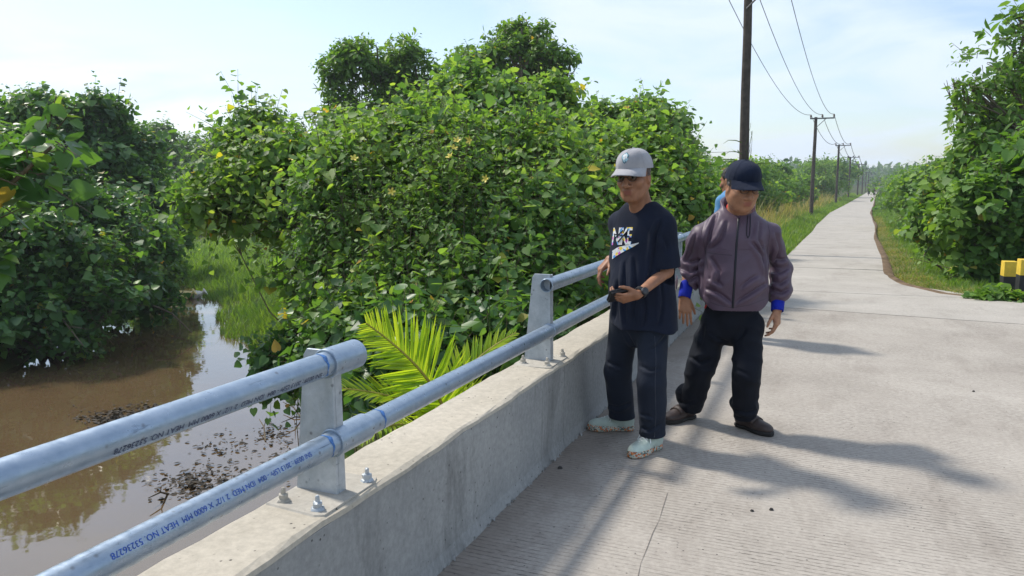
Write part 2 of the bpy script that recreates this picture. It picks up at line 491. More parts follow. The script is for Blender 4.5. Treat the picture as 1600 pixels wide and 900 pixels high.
# ------------------------------------------------------------------ galvanised pipe railing
def galv_mat(name, lo, hi, metal=.55, rough=.42, streak=True):
    m, nt, lk, bs = new_mat(name)
    g = node(nt, 'ShaderNodeNewGeometry')
    mp = node(nt, 'ShaderNodeMapping'); mp.inputs['Rotation'].default_value = (0, 0, BANG); lk.new(g.outputs['Position'], mp.inputs['Vector'])
    n = node(nt, 'ShaderNodeTexNoise', Scale=14., Detail=7., Roughness=.7); lk.new(mp.outputs[0], n.inputs['Vector'])
    r = ramp(nt, [(.32, lo), (.68, hi)]); lk.new(n.outputs['Fac'], r.inputs[0]); c = r.outputs[0]
    if streak:
        m2 = node(nt, 'ShaderNodeMapping'); m2.inputs['Scale'].default_value = (9, 1.1, 9); lk.new(mp.outputs[0], m2.inputs['Vector'])
        n2 = node(nt, 'ShaderNodeTexNoise', Scale=5.5, Detail=8., Roughness=.78, Distortion=.7); lk.new(m2.outputs[0], n2.inputs['Vector'])
        r2 = ramp(nt, [(.60, (0, 0, 0)), (.70, (.7, .7, .7))]); lk.new(n2.outputs['Fac'], r2.inputs[0])
        c = mixc(nt, lk, r2.outputs[0], c, (.075, .085, .11))
        v = node(nt, 'ShaderNodeTexVoronoi', Scale=22.); lk.new(mp.outputs[0], v.inputs['Vector'])
        r3 = ramp(nt, [(.07, (.75, .75, .75)), (.16, (0, 0, 0))]); lk.new(v.outputs['Distance'], r3.inputs[0])
        c = mixc(nt, lk, r3.outputs[0], c, (.17, .18, .2))
    lk.new(c, bs.inputs['Base Color'])
    bs.inputs['Metallic'].default_value = metal
    n3 = node(nt, 'ShaderNodeTexNoise', Scale=40., Detail=4.); lk.new(mp.outputs[0], n3.inputs['Vector'])
    r4 = ramp(nt, [(.3, (rough - .1,) * 3), (.7, (rough + .14,) * 3)]); lk.new(n3.outputs['Fac'], r4.inputs[0]); lk.new(r4.outputs[0], bs.inputs['Roughness'])
    b = node(nt, 'ShaderNodeBump', Strength=.15, Distance=.004); lk.new(n3.outputs['Fac'], b.inputs['Height']); lk.new(b.outputs[0], bs.inputs['Normal'])
    return m
M_PIPE = galv_mat('galvanised_pipe', (.27, .345, .44), (.38, .455, .545), .62, .36)
M_POST = galv_mat('galvanised_plate', (.34, .38, .42), (.52, .56, .60), .45, .5)
M_BLUEINK = simple_mat('blue_ink', (.02, .08, .42), .6, 0, .35, 60.)
M_BLUEMARK = simple_mat('smeared_blue_marker', (.06, .17, .42), .5, .2, .5, 90.)
M_BLACKINK = simple_mat('faded_black_ink', (.05, .06, .12), .7, 0, .4, 60.)
M_MORTAR = concrete_mat('post_mortar', (.42, .39, .34), (.53, .50, .44), BANG, False, (.3, .28, .26), .4)

rail = thing('pipe_railing', B(4, A0 - .08, WTOP), 'galvanised steel pipe railing bolted onto the parapet wall, upper pipe interrupted', 'railing')
PA = A0 - .075
Z_LO, Z_UP = .688, .949
PR, SR = .0385, .0465
def pipe(t0, t1, z, r0=PR, wall_=.006, n=28, name='lower_pipe', parent=rail, open0=False, open1=False, mat=M_PIPE):
    """pipe along the bridge with real wall thickness at open ends"""
    V = []; F = []
    prof = []
    if open0: prof += [(t0 + .35, r0 - wall_), (t0 + .002, r0 - wall_), (t0, r0 - wall_ + .0012), (t0, r0 - .0015), (t0 + .0015, r0)]
    else: prof += [(t0, r0 * .02), (t0, r0 - .003), (t0 + .003, r0)]
    prof += [(t, r0) for t in np.linspace(t0, t1, max(2, int((t1 - t0) / .4) + 1))[1:-1]]
    if open1: prof += [(t1 - .0015, r0), (t1, r0 - .0015), (t1, r0 - wall_), (t1 - .35, r0 - wall_)]
    else: prof += [(t1 - .003, r0), (t1, r0 - .003), (t1, r0 * .02)]
    for t, r in prof:
        for k in range(n):
            a = 2 * math.pi * k / n
            V.append(B(t, PA + r * math.cos(a), z + r * math.sin(a)))
    for i in range(len(prof) - 1):
        for k in range(n):
            F.append((i * n + k, i * n + (k + 1) % n, (i + 1) * n + (k + 1) % n, (i + 1) * n + k))
    return Geo().add(V, F).obj(name, mat, parent, smooth=True)
lower = pipe(-6.0, 9.2, Z_LO, name='lower_pipe')
up_near = pipe(-6.0, 1.99, Z_UP, name='upper_pipe')
up_far = pipe(3.93, 9.2, Z_UP, name='upper_pipe', open0=True)
POSTS = [-4.13, -2.10, -.07, 1.96, 3.99, 6.02, 8.05]
for t in POSTS:
    near = abs(t - 1.96) < .1
    if near:
        pipe(1.945, 2.13, Z_LO, SR, name='sleeve', parent=lower)
        pipe(1.925, 2.09, Z_UP, SR + .001, name='end_sleeve', parent=up_near)
    else:
        pipe(t - .02, t + .012, Z_LO, PR + .0035, name='weld_collar', parent=lower)
        if t > 4.2 or t < 1.9: pipe(t - .012, t + .012, Z_UP, PR + .0035, name='weld_collar', parent=up_far if t > 4 else up_near)
    # tapered plate post, thickness along the bridge
    ZT = 1.005 if t > 3 else .985
    g = Geo()
    prof = [(A0 - .225, WTOP + .001), (A0 - .066, WTOP + .001), (A0 - .072, ZT), (A0 - .165, ZT), (A0 - .178, ZT - .02)]
    g.prism([B(t - .006, a, z) for a, z in prof], BD * .012)
    post = g.obj('post', M_POST, rail, bevel=.0015)
    # return flange on the road side, set between the plate and the pipes
    g = Geo(); g.prism([B(t + .0065, A0 - .078, WTOP + .002), B(t + .0065, A0 - .066, WTOP + .002), B(t + .0065, A0 - .072, ZT - .004), B(t + .0065, A0 - .084, ZT - .004)], BD * .035)
    g.obj('flange', M_POST, post)
    # mortar pad and anchor bolts
    g = Geo(); rs = np.random.RandomState(int((t + 10) * 10))
    ring = [(-.15, -.235), (.16, -.235), (.17, -.03), (.14, -.012), (-.15, -.012), (-.17, -.04)]
    top = [B(t + dt * .95 + .008 * rs.randn(), A0 + da * .985, WTOP + .005) for dt, da in ring]
    bot = [B(t + dt, A0 + da, WTOP - .004) for dt, da in ring]
    F = [tuple(range(6)), ] + [(i, 6 + i, 6 + (i + 1) % 6, (i + 1) % 6) for i in range(6)]
    g.add(top + bot, F).obj('mortar_pad', M_MORTAR, post)
    for dt, da in ((-.11, -.19), (-.115, -.055), (.12, -.19), (.125, -.05)):
        g = Geo(); c = B(t + dt + .006 * rs.randn(), A0 + da + .006 * rs.randn(), WTOP + .005)
        a0 = rs.rand() * 3
        V = []; 
        prof = [(.024, 0), (.019, .006), (.0155, .008), (.016, .021), (.014, .024), (.008, .025), (.0072, .041), (.0045, .044)]
        for r, z in prof:
            for k in range(6): V.append(c + np.array([math.cos(a0 + k * math.pi / 3) * r, math.sin(a0 + k * math.pi / 3) * r, z]) + rs.randn(3) * .0008)
        F = [(i * 6 + k, i * 6 + (k + 1) % 6, i * 6 + 6 + (k + 1) % 6, i * 6 + 6 + k) for i in range(len(prof) - 1) for k in range(6)] + [tuple(42 + k for k in range(6))]
        g.add(V, F).obj('anchor_bolt', M_MORTAR if rs.rand() < .7 else M_POST, post)
# blue marker rings on the pipes
for t, z, par in ((1.9, Z_LO, lower), (1.885, Z_UP, up_near), (2.2, Z_LO, lower)):
    V = []; F = []; n = 20
    for i, tt in enumerate((t, t + .011)):
        for k in range(n):
            a = math.pi * (-.25 + 1.05 * k / (n - 1))
            V.append(B(tt + (.004 * math.sin(k * .55 + i * 2.6) + .003 * math.sin(k * 1.3 + i)) * (1 if i else .6), PA + (PR + .0006) * math.cos(a), z + (PR + .0006) * math.sin(a)))
    F = [(k, k + 1, n + k + 1, n + k) for k in range(n - 1)]
    Geo().add(V, F).obj('blue_mark', M_BLUEMARK, par, fix=False)
def pipe_text(body, t_start, z, height, ang0, mat, parent, flip=True, step=None):
    """stencilled lettering wrapped on the pipe; runs towards smaller t, letters upside down for us"""
    cu = bpy.data.curves.new('txt', 'FONT'); cu.body = body; cu.size = height / .72; cu.space_character = 1.0
    o = bpy.data.objects.new('txt', cu); COL.objects.link(o)
    dg = bpy.context.evaluated_depsgraph_get()
    me = bpy.data.meshes.new_from_object(o.evaluated_get(dg))
    bpy.data.objects.remove(o)
    bm = bmesh.new(); bm.from_mesh(me)
    bmesh.ops.triangulate(bm, faces=bm.faces)
    for v in bm.verts:
        s, h = v.co.x, v.co.y - height / 2
        a = ang0 - h / PR                       # letter tops point down the pipe's flank
        p = B(t_start - s, PA + (PR + .0009) * math.cos(a), z + (PR + .0009) * math.sin(a)) - org(parent)
        v.co = p
    bm.to_mesh(me); bm.free()
    me.materials.clear()
    return link('lettering', me, mat, parent)
TXT = 'SNI 0039 : 2013 LSPr - 004  IDN MED  2 1/2" X 6000 MM  HEAT NO. 53236278'
pipe_text(TXT, 1.80, Z_LO, .0150, R(30), M_BLUEINK, lower)
pipe_text(TXT, 1.86, Z_UP, .0158, R(-24), M_BLACKINK, up_near)

# hairline crack in the deck
cp = [onz(x, y, .0022) for x, y in ((1043, 770), (1036, 792), (1030, 812), (1020, 832), (1011, 856), (1001, 880), (996, 905))]
V = []
for i, p_ in enumerate(cp):
    q = BN * (.0012 + .0007 * math.sin(i * 2.3)); V += [p_ - q, p_ + q]
Geo().add(V, [(2 * i, 2 * i + 1, 2 * i + 3, 2 * i + 2) for i in range(len(cp) - 1)]).obj('crack', simple_mat('crack_dirt', (.19, .17, .15), .95), bpy.data.objects['bridge_deck'], fix=False)
# ------------------------------------------------------------------ leaves
def leaf_mat(name, stops, trans=.5, rough=.52, tcol=(1.8, 1.85, .6)):
    m, nt, lk, bs = new_mat(name)
    at_ = node(nt, 'ShaderNodeAttribute', attribute_name='lc')
    r = ramp(nt, stops); lk.new(at_.outputs['Fac'], r.inputs[0])
    g = node(nt, 'ShaderNodeNewGeometry')
    n = node(nt, 'ShaderNodeTexNoise', Scale=.55, Detail=2.); lk.new(g.outputs['Position'], n.inputs['Vector'])
    r2 = ramp(nt, [(.3, (.75, .85, .8)), (.7, (1.25, 1.15, 1.0))]); lk.new(n.outputs['Fac'], r2.inputs[0])
    c = mixc(nt, lk, 1., r.outputs[0], r2.outputs[0], 'MULTIPLY')
    lk.new(c, bs.inputs['Base Color']); bs.inputs['Roughness'].default_value = rough
    bs.inputs['Specular IOR Level'].default_value = .42
    t = node(nt, 'ShaderNodeBsdfTranslucent')
    lk.new(mixc(nt, lk, 1., c, tcol, 'MULTIPLY'), t.inputs['Color'])
    mx = node(nt, 'ShaderNodeMixShader'); mx.inputs[0].default_value = trans
    lk.new(bs.outputs[0], mx.inputs[1]); lk.new(t.outputs[0], mx.inputs[2])
    lk.new(mx.outputs[0], nt['Material Output'].inputs['Surface'])
    return m
HIB = [(0., (0.046, 0.101, 0.039)), (.35, (0.106, 0.205, 0.069)), (.65, (0.190, 0.308, 0.092)), (.93, (0.322, 0.414, 0.115)), (.965, (0.575, 0.483, 0.069)), (1., (0.552, 0.299, 0.069))]
M_HIB = leaf_mat('hibiscus_leaf', HIB)
M_DARKLEAF = leaf_mat('dark_broad_leaf', [(0., (0.031, 0.082, 0.036)), (.4, (0.066, 0.150, 0.055)), (.8, (0.126, 0.240, 0.074)), (.96, (0.228, 0.336, 0.078)), (1., (0.420, 0.252, 0.062))], .42, .40)
M_TREELEAF = leaf_mat('tree_leaf', [(0., (0.034, 0.084, 0.025)), (.5, (0.072, 0.156, 0.038)), (.9, (0.126, 0.232, 0.053)), (1., (0.252, 0.190, 0.062))], .42)
M_LIGHTLEAF = leaf_mat('pale_shrub_leaf', [(0., (0.056, 0.123, 0.035)), (.4, (0.113, 0.217, 0.053)), (.85, (0.189, 0.312, 0.072)), (.97, (0.322, 0.378, 0.095)), (1., (0.600, 0.322, 0.076))], .4)
M_GRASS = leaf_mat('grass_blade', [(0., (0.085, 0.15, 0.030)), (.5, (0.14, 0.24, 0.045)), (.85, (0.22, 0.31, 0.07)), (1., (0.525, 0.438, 0.193))], .45, .5)
M_DRYGRASS = leaf_mat('dry_grass', [(0., (0.105, 0.158, 0.035)), (.4, (0.228, 0.228, 0.079)), (.75, (0.385, 0.298, 0.140)), (1., (0.578, 0.420, 0.228))], .35, .6)
M_PALM = leaf_mat('palm_leaflet', [(0., (0.123, 0.245, 0.026)), (.5, (0.263, 0.385, 0.035)), (1., (0.490, 0.560, 0.061))], .45, .35)
M_BARK = simple_mat('grey_brown_bark', (0.175, 0.140, 0.105), .9, 0, .4, 14., .7, 60., .15)
M_TWIG = simple_mat('twig_bark', (0.131, 0.105, 0.070), .9, 0, .35, 14.)

def norm(v): return v / (np.linalg.norm(v, axis=-1, keepdims=True) + 1e-9)
HEART = np.array([(0, .10, 0), (-.46, .18, .10), (-.34, .66, .07), (0, 1.08, -.10), (0.595, 0.600, 0.123), (0.600, 0.315, 0.175)])
OVAL = np.array([(0, 0, 0), (-.24, .3, .06), (-.2, .7, .04), (0, 1.05, -.08), (.2, .7, .04), (.24, .3, .06)])
def leaves_to_mesh(P, T, N, S, lc, shape=HEART):
    """one folded two-quad leaf per row: P base, T tip direction, N upper side, S size"""
    X = norm(np.cross(T, N)); N = np.cross(X, T)
    V = P[:, None] + S[:, None, None] * (shape[None, :, 0, None] * X[:, None] + shape[None, :, 1, None] * T[:, None] + shape[None, :, 2, None] * N[:, None])
    n = len(P); b = np.arange(n)[:, None] * 6
    F = np.concatenate([b + np.array([[0, 3, 2, 1]]), b + np.array([[0, 5, 4, 3]])])
    return V.reshape(-1, 3), F, np.repeat(lc, 6)
def rand_dirs(rs, n):
    return norm(rs.randn(n, 3))
def expand(rs, lobes, m=5, core=.78, flat=.85, kr=(.26, .5)):
    """break every lobe into a smaller core with knobbly sub-lobes on its surface"""
    out = []
    for c, r in lobes:
        c = np.array(c, float); r = np.array(r, float)
        out.append((c, r * core))
        for _ in range(m):
            d = norm(rs.randn(3) + np.array([0, -.25, .25])); k = rs.uniform(*kr)
            out.append((c + d * r * rs.uniform(.6, .92), np.minimum(r, r.mean()) * k * np.array([1.15, 1.15, flat])))
    return out
def crown_leaves(rs, lobes, nshoot, nleaf=9, size=.11, shoot=.5, up=.5, inner=.35, lo=-.75, droop=.4, yellow=.014, knob=7, core=.66, flat=.85):
    """leaves carried on shoots that leave the surface of several ellipsoid lobes"""
    lobes = expand(rs, lobes, knob, core, flat, (.26, .5) if flat > .6 else (.22, .42))
    C = np.array([l[0] for l in lobes], float); Rr = np.array([l[1] for l in lobes], float)
    area = (Rr[:, 0] * Rr[:, 1] + Rr[:, 1] * Rr[:, 2] + Rr[:, 0] * Rr[:, 2]); area /= area.sum()
    k = rs.choice(len(lobes), int(nshoot * 2.4), p=area)
    d = rand_dirs(rs, len(k)); d[:, 2] = np.where(d[:, 2] < lo, -d[:, 2], d[:, 2])
    f = np.where(rs.rand(len(k)) < inner, rs.uniform(.25, .8, len(k)), rs.uniform(.78, 1.0, len(k)))
    base = C[k] + d * Rr[k] * f[:, None]
    q = (((base[:, None] - C[None]) / Rr[None]) ** 2).sum(-1)
    q[np.arange(len(k)), k] = 9
    keep = (q.min(1) > .45) | (f < .8)
    base, d, k, f = base[keep][:nshoot], d[keep][:nshoot], k[keep][:nshoot], f[keep][:nshoot]
    m = len(base)
    out = norm(d / Rr[k])
    sd_ = norm(out * .75 + np.array([0, 0, up]) + rs.randn(m, 3) * .35)
    L = shoot * rs.uniform(.35, 1.4, m) * np.where(rs.rand(m) < .12, 1.6, 1.)
    s = (np.arange(nleaf)[None] + rs.uniform(.1, .9, (m, nleaf))) / nleaf
    P = base[:, None] + sd_[:, None] * (L[:, None] * s)[..., None]
    P[..., 2] -= (L[:, None] * s ** 2) * .18
    az = rs.uniform(0, 6.28, (m, 1)) + np.arange(nleaf)[None] * 2.4 + rs.randn(m, nleaf) * .3
    ref = np.where(np.abs(sd_[:, 2:]) < .9, np.array([[0, 0, 1.]]), np.array([[1., 0, 0]]))
    u = norm(np.cross(sd_, ref)); w = np.cross(u, sd_)
    rad = np.cos(az)[..., None] * u[:, None] + np.sin(az)[..., None] * w[:, None]
    P = P + rad * size * .35
    T = norm(rad * .9 + sd_[:, None] * .35 + np.array([0, 0, -droop]) + rs.randn(m, nleaf, 3) * .3)
    Nn = norm(np.array([0, 0, 1.]) + out[:, None] * .4 + rs.randn(m, nleaf, 3) * .62)
    S = size * rs.uniform(.65, 1.4, (m, nleaf)) * (1.15 - .45 * s) * np.clip(np.exp(rs.randn(m, 1) * .3), .5, 1.6)
    tone = rs.beta(2.2, 2.4, (m, nleaf)) * .5 + rs.rand(m, 1) ** 1.3 * .42 + s * .14
    tone = np.clip(tone, 0, .93)
    tone = np.where(rs.rand(m, nleaf) < yellow, rs.uniform(.94, 1., (m, nleaf)), tone)
    tw = (base, base + sd_ * L[:, None] * .97 - np.array([0, 0, .17]) * L[:, None])
    return P.reshape(-1, 3), T.reshape(-1, 3), Nn.reshape(-1, 3), S.ravel(), tone.ravel(), tw
def prisms(A, Bp, r0, r1):
    """three-sided tapered sticks"""
    A = np.asarray(A); Bp = np.asarray(Bp); n = len(A)
    d = norm(Bp - A); ref = np.where(np.abs(d[:, 2:]) < .9, np.array([[0, 0, 1.]]), np.array([[1., 0, 0]]))
    u = norm(np.cross(d, ref)); w = np.cross(u, d)
    r0 = np.broadcast_to(r0, (n,)); r1 = np.broadcast_to(r1, (n,))
    V = []
    for Q, r in ((A, r0), (Bp, r1)):
        for k in range(3):
            a = 2.094 * k; V.append(Q + r[:, None] * (math.cos(a) * u + math.sin(a) * w))
    V = np.stack(V, 1).reshape(-1, 3); b = np.arange(n)[:, None] * 6
    F = np.concatenate([b + np.array([[k, (k + 1) % 3, 3 + (k + 1) % 3, 3 + k]]) for k in range(3)])
    return V, F
LEAF_OBJ = {}
def leaf_obj_mesh(mat, shape, tone):
    key = (mat.name, id(shape), round(tone * 10))
    if key not in LEAF_OBJ:
        # finer leaf for the near ones: base, lobes, flanks, tip, with midrib fold
        if shape is HEART:
            pts = [(0, .10, 0), (-.2, -.02, .05), (-.42, .10, .09), (-.48, .32, .10), (-.38, .62, .07), (-.16, .92, 0), (0, 1.12, -.08), (.16, .92, 0), (.38, .62, .07), (.48, .32, .10), (.42, .10, .09), (.2, -.02, .05), (0, .55, -.03)]
        else:
            pts = [(0, 0, 0), (-.12, .1, .03), (-.22, .28, .06), (-.25, .45, .06), (-.2, .7, .04), (-.1, .92, 0), (0, 1.08, -.08), (.1, .92, 0), (.2, .7, .04), (.25, .45, .06), (.22, .28, .06), (.12, .1, .03), (0, .5, -.02)]
        F = [(i, (i + 1) % 12, 12) for i in range(12)]
        V = np.array(pts)
        LEAF_OBJ[key] = np_mesh('leaf', V, np.array(F)[:, ::-1], {'lc': np.full(13, tone)}, smooth=True)
        LEAF_OBJ[key].materials.append(mat)
    return LEAF_OBJ[key]
def add_leaf_objects(parent, P, T, N, S, lc, mat, shape):
    o0 = org(parent)
    X = norm(np.cross(T, N)); N = np.cross(X, T)
    for i in range(len(P)):
        o = bpy.data.objects.new('leaf', leaf_obj_mesh(mat, shape, float(lc[i])))
        COL.objects.link(o); o.parent = parent
        p = P[i] - o0
        M4 = Matrix(((X[i, 0] * S[i], T[i, 0] * S[i], N[i, 0] * S[i], p[0]), (X[i, 1] * S[i], T[i, 1] * S[i], N[i, 1] * S[i], p[1]), (X[i, 2] * S[i], T[i, 2] * S[i], N[i, 2] * S[i], p[2]), (0, 0, 0, 1)))
        o.matrix_local = M4
def bush(name, label, cat, base, lobes, nshoot, mat, seed, size=.11, nleaf=9, shoot=.5, shape=HEART, single=0, group=None, trunk_r=.05, limbs=True, twig_every=1, stem=None, **kw):
    """shrub or tree: trunk with limbs reaching into the lobes, crown of leaf-sized faces, near leaves as single objects"""
    rs = np.random.RandomState(seed)
    base = np.array(base, float)
    t = thing(name, base, label, cat, group)
    P, T, N, S, lc, tw = crown_leaves(rs, lobes, nshoot, nleaf, size, shoot, **kw)
    ok = P[:, 2] > WATER_Z + .03
    P, T, N, S, lc = P[ok], T[ok], N[ok], S[ok], lc[ok]
    if single:
        x, y, w = project(P)
        inf = (x > 5) & (x < 1595) & (y > 5) & (y < 895) & (S > size * .62)
        # outermost ones: nearest to the camera within small picture cells
        cell = (x // 22).astype(int) * 1000 + (y // 22).astype(int)
        idx = np.where(inf)[0]; idx = idx[np.argsort(w[idx])]
        _, first = np.unique(cell[idx], return_index=True)
        pick = idx[first]; px_ = S[pick] * FPX / w[pick]
        pick = pick[np.argsort(-px_)][:single]
        add_leaf_objects(t, P[pick], T[pick], N[pick], S[pick], np.round(lc[pick], 1) if False else lc[pick], mat, shape)
        mk = np.ones(len(P), bool); mk[pick] = False
        P, T, N, S, lc = P[mk], T[mk], N[mk], S[mk], lc[mk]
    V, F, A = leaves_to_mesh(P, T, N, S, lc, shape)
    crown = np_obj('crown', V, F, mat, t, {'lc': A})
    if single: crown['kind'] = 'stuff'
    # twigs
    a, b = tw; a, b = a[::twig_every], b[::twig_every]
    V, F = prisms(a, b, .006 * size / .11, .0025 * size / .11)
    np_obj('twigs', V, F, M_TWIG, t)['kind'] = 'stuff'
    g = Geo()
    if limbs:
        for i, (c, r) in enumerate(lobes):
            c = np.array(c, float); p0 = base + rs.uniform(-1, 1, 3) * np.array([.15, .15, 0]) * (trunk_r * 12)
            mid = p0 * .45 + c * .55 + rs.randn(3) * .12 * np.linalg.norm(c - p0) * np.array([1, 1, .3])
            rr = trunk_r * (.55 + .45 * rs.rand())
            g.tube([p0 - np.array([0, 0, .15]), p0 * .75 + mid * .25, mid, c, c + np.array([0, 0, .6]) * r[2]], [rr, rr * .85, rr * .62, rr * .38, rr * .12], 6)
            for _ in range(5):
                d = norm(rs.randn(3) + np.array([0, 0, .4])); s0 = mid * .4 + c * .6
                e = c + d * np.array(r) * .8
                g.tube([s0, s0 * .5 + e * .5 + rs.randn(3) * .08, e], [rr * .35, rr * .22, rr * .08], 5)
    if stem is not None: g.tube(stem, [trunk_r * (1 - .17 * i) for i in range(len(stem))], 6)
    g.obj('trunk', M_BARK, t, smooth=True, fix=False)
    return t
def px_lobe(x, y, Y, rx, rz, ry=None):
    """lobe from a picture position and half sizes in photo pixels at depth Y"""
    c = at(x, y, Y); s = np.linalg.norm(c - _cam) / FPX
    return (c, (rx * s, (ry if ry else rx * s * .8), rz * s))
def gpt(x, y): return np.array([x, y, float(terrain_h(x, y))])

# ---- hibiscus thicket on the near bank behind the railing
bush('hibiscus_bush', 'big dense light green hibiscus bush with yellow flowers behind the railing gap, centre of photo', 'bush', gpt(-.9, 8.3) ,
     [px_lobe(690, 320, 8.6, 140, 92), px_lobe(575, 300, 8.8, 75, 58), px_lobe(800, 300, 8.8, 95, 70), px_lobe(700, 420, 8.0, 150, 110), px_lobe(560, 390, 8.4, 90, 95),
      px_lobe(830, 400, 8.2, 110, 100), px_lobe(660, 500, 7.2, 110, 65), px_lobe(780, 480, 7.4, 110, 65), px_lobe(720, 245, 9.2, 85, 34), px_lobe(640, 255, 9.0, 50, 30), px_lobe(820, 240, 9.4, 45, 26)],
     5800, M_HIB, 11, size=.088, shoot=.5, single=290, trunk_r=.055)
bush('hibiscus_bush', 'loose hibiscus bush leaning out over the grassy marsh, left of the big bush', 'bush', gpt(-2.3, 11.6),
     [px_lobe(420, 280, 10.2, 90, 55), px_lobe(365, 315, 10.4, 60, 42), px_lobe(465, 340, 10, 75, 65), px_lobe(515, 430, 9.6, 60, 65), px_lobe(400, 225, 10.8, 42, 24), px_lobe(535, 500, 9.0, 55, 48), px_lobe(345, 335, 10.2, 40, 22)],
     2000, M_HIB, 12, size=.09, shoot=.5, single=170, trunk_r=.022)
bush('hibiscus_bush', 'dense hibiscus bush directly behind the man in the navy t-shirt', 'bush', gpt(1.6, 10.6),
     [px_lobe(930, 290, 10.6, 85, 75), px_lobe(1010, 300, 11.2, 75, 70), px_lobe(940, 390, 9.4, 110, 90), px_lobe(1040, 350, 10.4, 80, 80), px_lobe(1000, 430, 9.4, 90, 60), px_lobe(880, 480, 8.6, 70, 60)],
     3300, M_HIB, 13, size=.09, shoot=.5, single=180, trunk_r=.045, yellow=.01)
bush('leafy_tree', 'round-topped mid green tree between the big hibiscus bush and the near utility pole', 'tree', gpt(3.0, 20.),
     [px_lobe(1000, 205, 20, 65, 38), px_lobe(1045, 235, 19.8, 38, 45), px_lobe(955, 225, 20.5, 55, 50), px_lobe(1060, 290, 19, 45, 45), px_lobe(1080, 325, 18, 35, 36)],
     1700, M_HIB, 14, size=.145, shoot=.5, trunk_r=.08, yellow=.01)
bush('hibiscus_bush', 'upper shrubs rising between the big hibiscus bush and the two tall crowns', 'bush', gpt(-.6, 16.5),
     [px_lobe(720, 200, 16.5, 75, 45), px_lobe(640, 222, 16.3, 65, 32), px_lobe(800, 195, 16.8, 75, 42), px_lobe(880, 222, 16.5, 55, 38), px_lobe(560, 228, 16.2, 50, 32), px_lobe(740, 135, 17, 30, 26), px_lobe(690, 165, 16.8, 40, 26), px_lobe(520, 215, 16.4, 22, 30), px_lobe(850, 165, 17, 45, 28)],
     1700, M_HIB, 15, size=.125, shoot=.5, trunk_r=.06, yellow=.012, knob=9, core=.5)
bush('creeper', 'fine-leaved creeper growing through the big hibiscus bush', 'creeper', gpt(-.4, 8.0),
     [px_lobe(690, 330, 8.3, 150, 100), px_lobe(575, 320, 8.5, 80, 70), px_lobe(810, 310, 8.5, 100, 75), px_lobe(700, 430, 7.7, 150, 100), px_lobe(560, 400, 8.1, 95, 90), px_lobe(830, 410, 7.9, 115, 95)],
     2300, M_LIGHTLEAF, 16, size=.05, nleaf=10, shoot=.5, trunk_r=.02, shape=OVAL, inner=.05, yellow=.004, knob=8, core=.7, twig_every=1)
# weeds under the thicket on the bank
for i, (x, y, Y, rx, rz, lb) in enumerate(((540, 545, 7.0, 55, 34, 'low dark weeds below the left end of the big bush, behind the near post'), (640, 560, 6.2, 70, 40, 'low weeds behind the fronds of the young palm'), (800, 545, 6.4, 75, 40, 'low dark weeds beside the far post behind the parapet'), (470, 560, 9.5, 60, 26, 'leafy weeds hanging over the water beside the near post'))):
    c = at(x, y, Y)
    bush('weed_clump', lb, 'weeds', gpt(c[0], c[1]), [px_lobe(x, y, Y, rx, rz), px_lobe(x + 30, y + 20, Y - .3, rx * .7, rz * .7), px_lobe(x - 25, y + 30, Y, rx * .6, rz * .9)], 420, M_DARKLEAF, 40 + i, size=.09, shoot=.35, single=25, trunk_r=.015, inner=.4)

# ---- left bank
bush('hibiscus_bush', 'dark green thicket bush hanging over the left bank of the brown river', 'bush', gpt(-11.2, 18.0),
     [px_lobe(70, 330, 20, 110, 70), px_lobe(170, 370, 23, 85, 55), px_lobe(60, 430, 18, 110, 75), px_lobe(180, 440, 21, 75, 50), px_lobe(20, 280, 20.5, 80, 55), px_lobe(90, 500, 17.5, 90, 45), px_lobe(10, 520, 16.5, 65, 50), px_lobe(225, 470, 22, 48, 26)],
     3300, M_DARKLEAF, 21, size=.16, shoot=.6, single=160, trunk_r=.08, yellow=.012)
bush('leafy_tree', 'dark leafy tree with open top rising behind the left river bank', 'tree', gpt(-17.5, 29.0),
     [px_lobe(150, 205, 29, 60, 42), px_lobe(95, 200, 28, 60, 35), px_lobe(190, 250, 29.5, 45, 50), px_lobe(60, 215, 28, 45, 35), px_lobe(130, 270, 28.5, 90, 50), px_lobe(172, 172, 29, 26, 14), px_lobe(215, 310, 28, 50, 45), px_lobe(30, 200, 28, 40, 30)],
     1500, M_DARKLEAF, 22, size=.2, shoot=.6, trunk_r=.1, yellow=.01)
bush('hibiscus_bush', 'sunlit bushes at the bend of the river beyond the sacks', 'bush', gpt(-15.6, 32.5),
     [px_lobe(262, 325, 33, 36, 34), px_lobe(235, 300, 33, 40, 36), px_lobe(270, 375, 32, 28, 34), px_lobe(235, 400, 31, 40, 40), px_lobe(262, 428, 30.5, 22, 18)],
     800, M_HIB, 23, size=.17, shoot=.55, trunk_r=.07)
bush('broad_leaf_bush', 'big broad blue-green leaves on a near branch at the left edge, one brown leaf', 'bush', gpt(-7.4, 7.4),
     [(at(-15, 310, 5.6), (.20, .4, .35)), (at(55, 270, 5.5), (.14, .25, .12)), (at(85, 215, 5.4), (.10, .15, .10)), (at(-60, 420, 5.8), (.2, .4, .3)), (at(-140, 300, 5.9), (.5, .8, .9))],
     110, M_DARKLEAF, 24, size=.125, nleaf=6, shoot=.30, single=90, trunk_r=.035, inner=.15, yellow=.015, limbs=False, stem=[at(-420, 620, 7.2), at(-260, 430, 6.4), at(-90, 330, 5.8), at(20, 285, 5.55), at(80, 230, 5.45)])

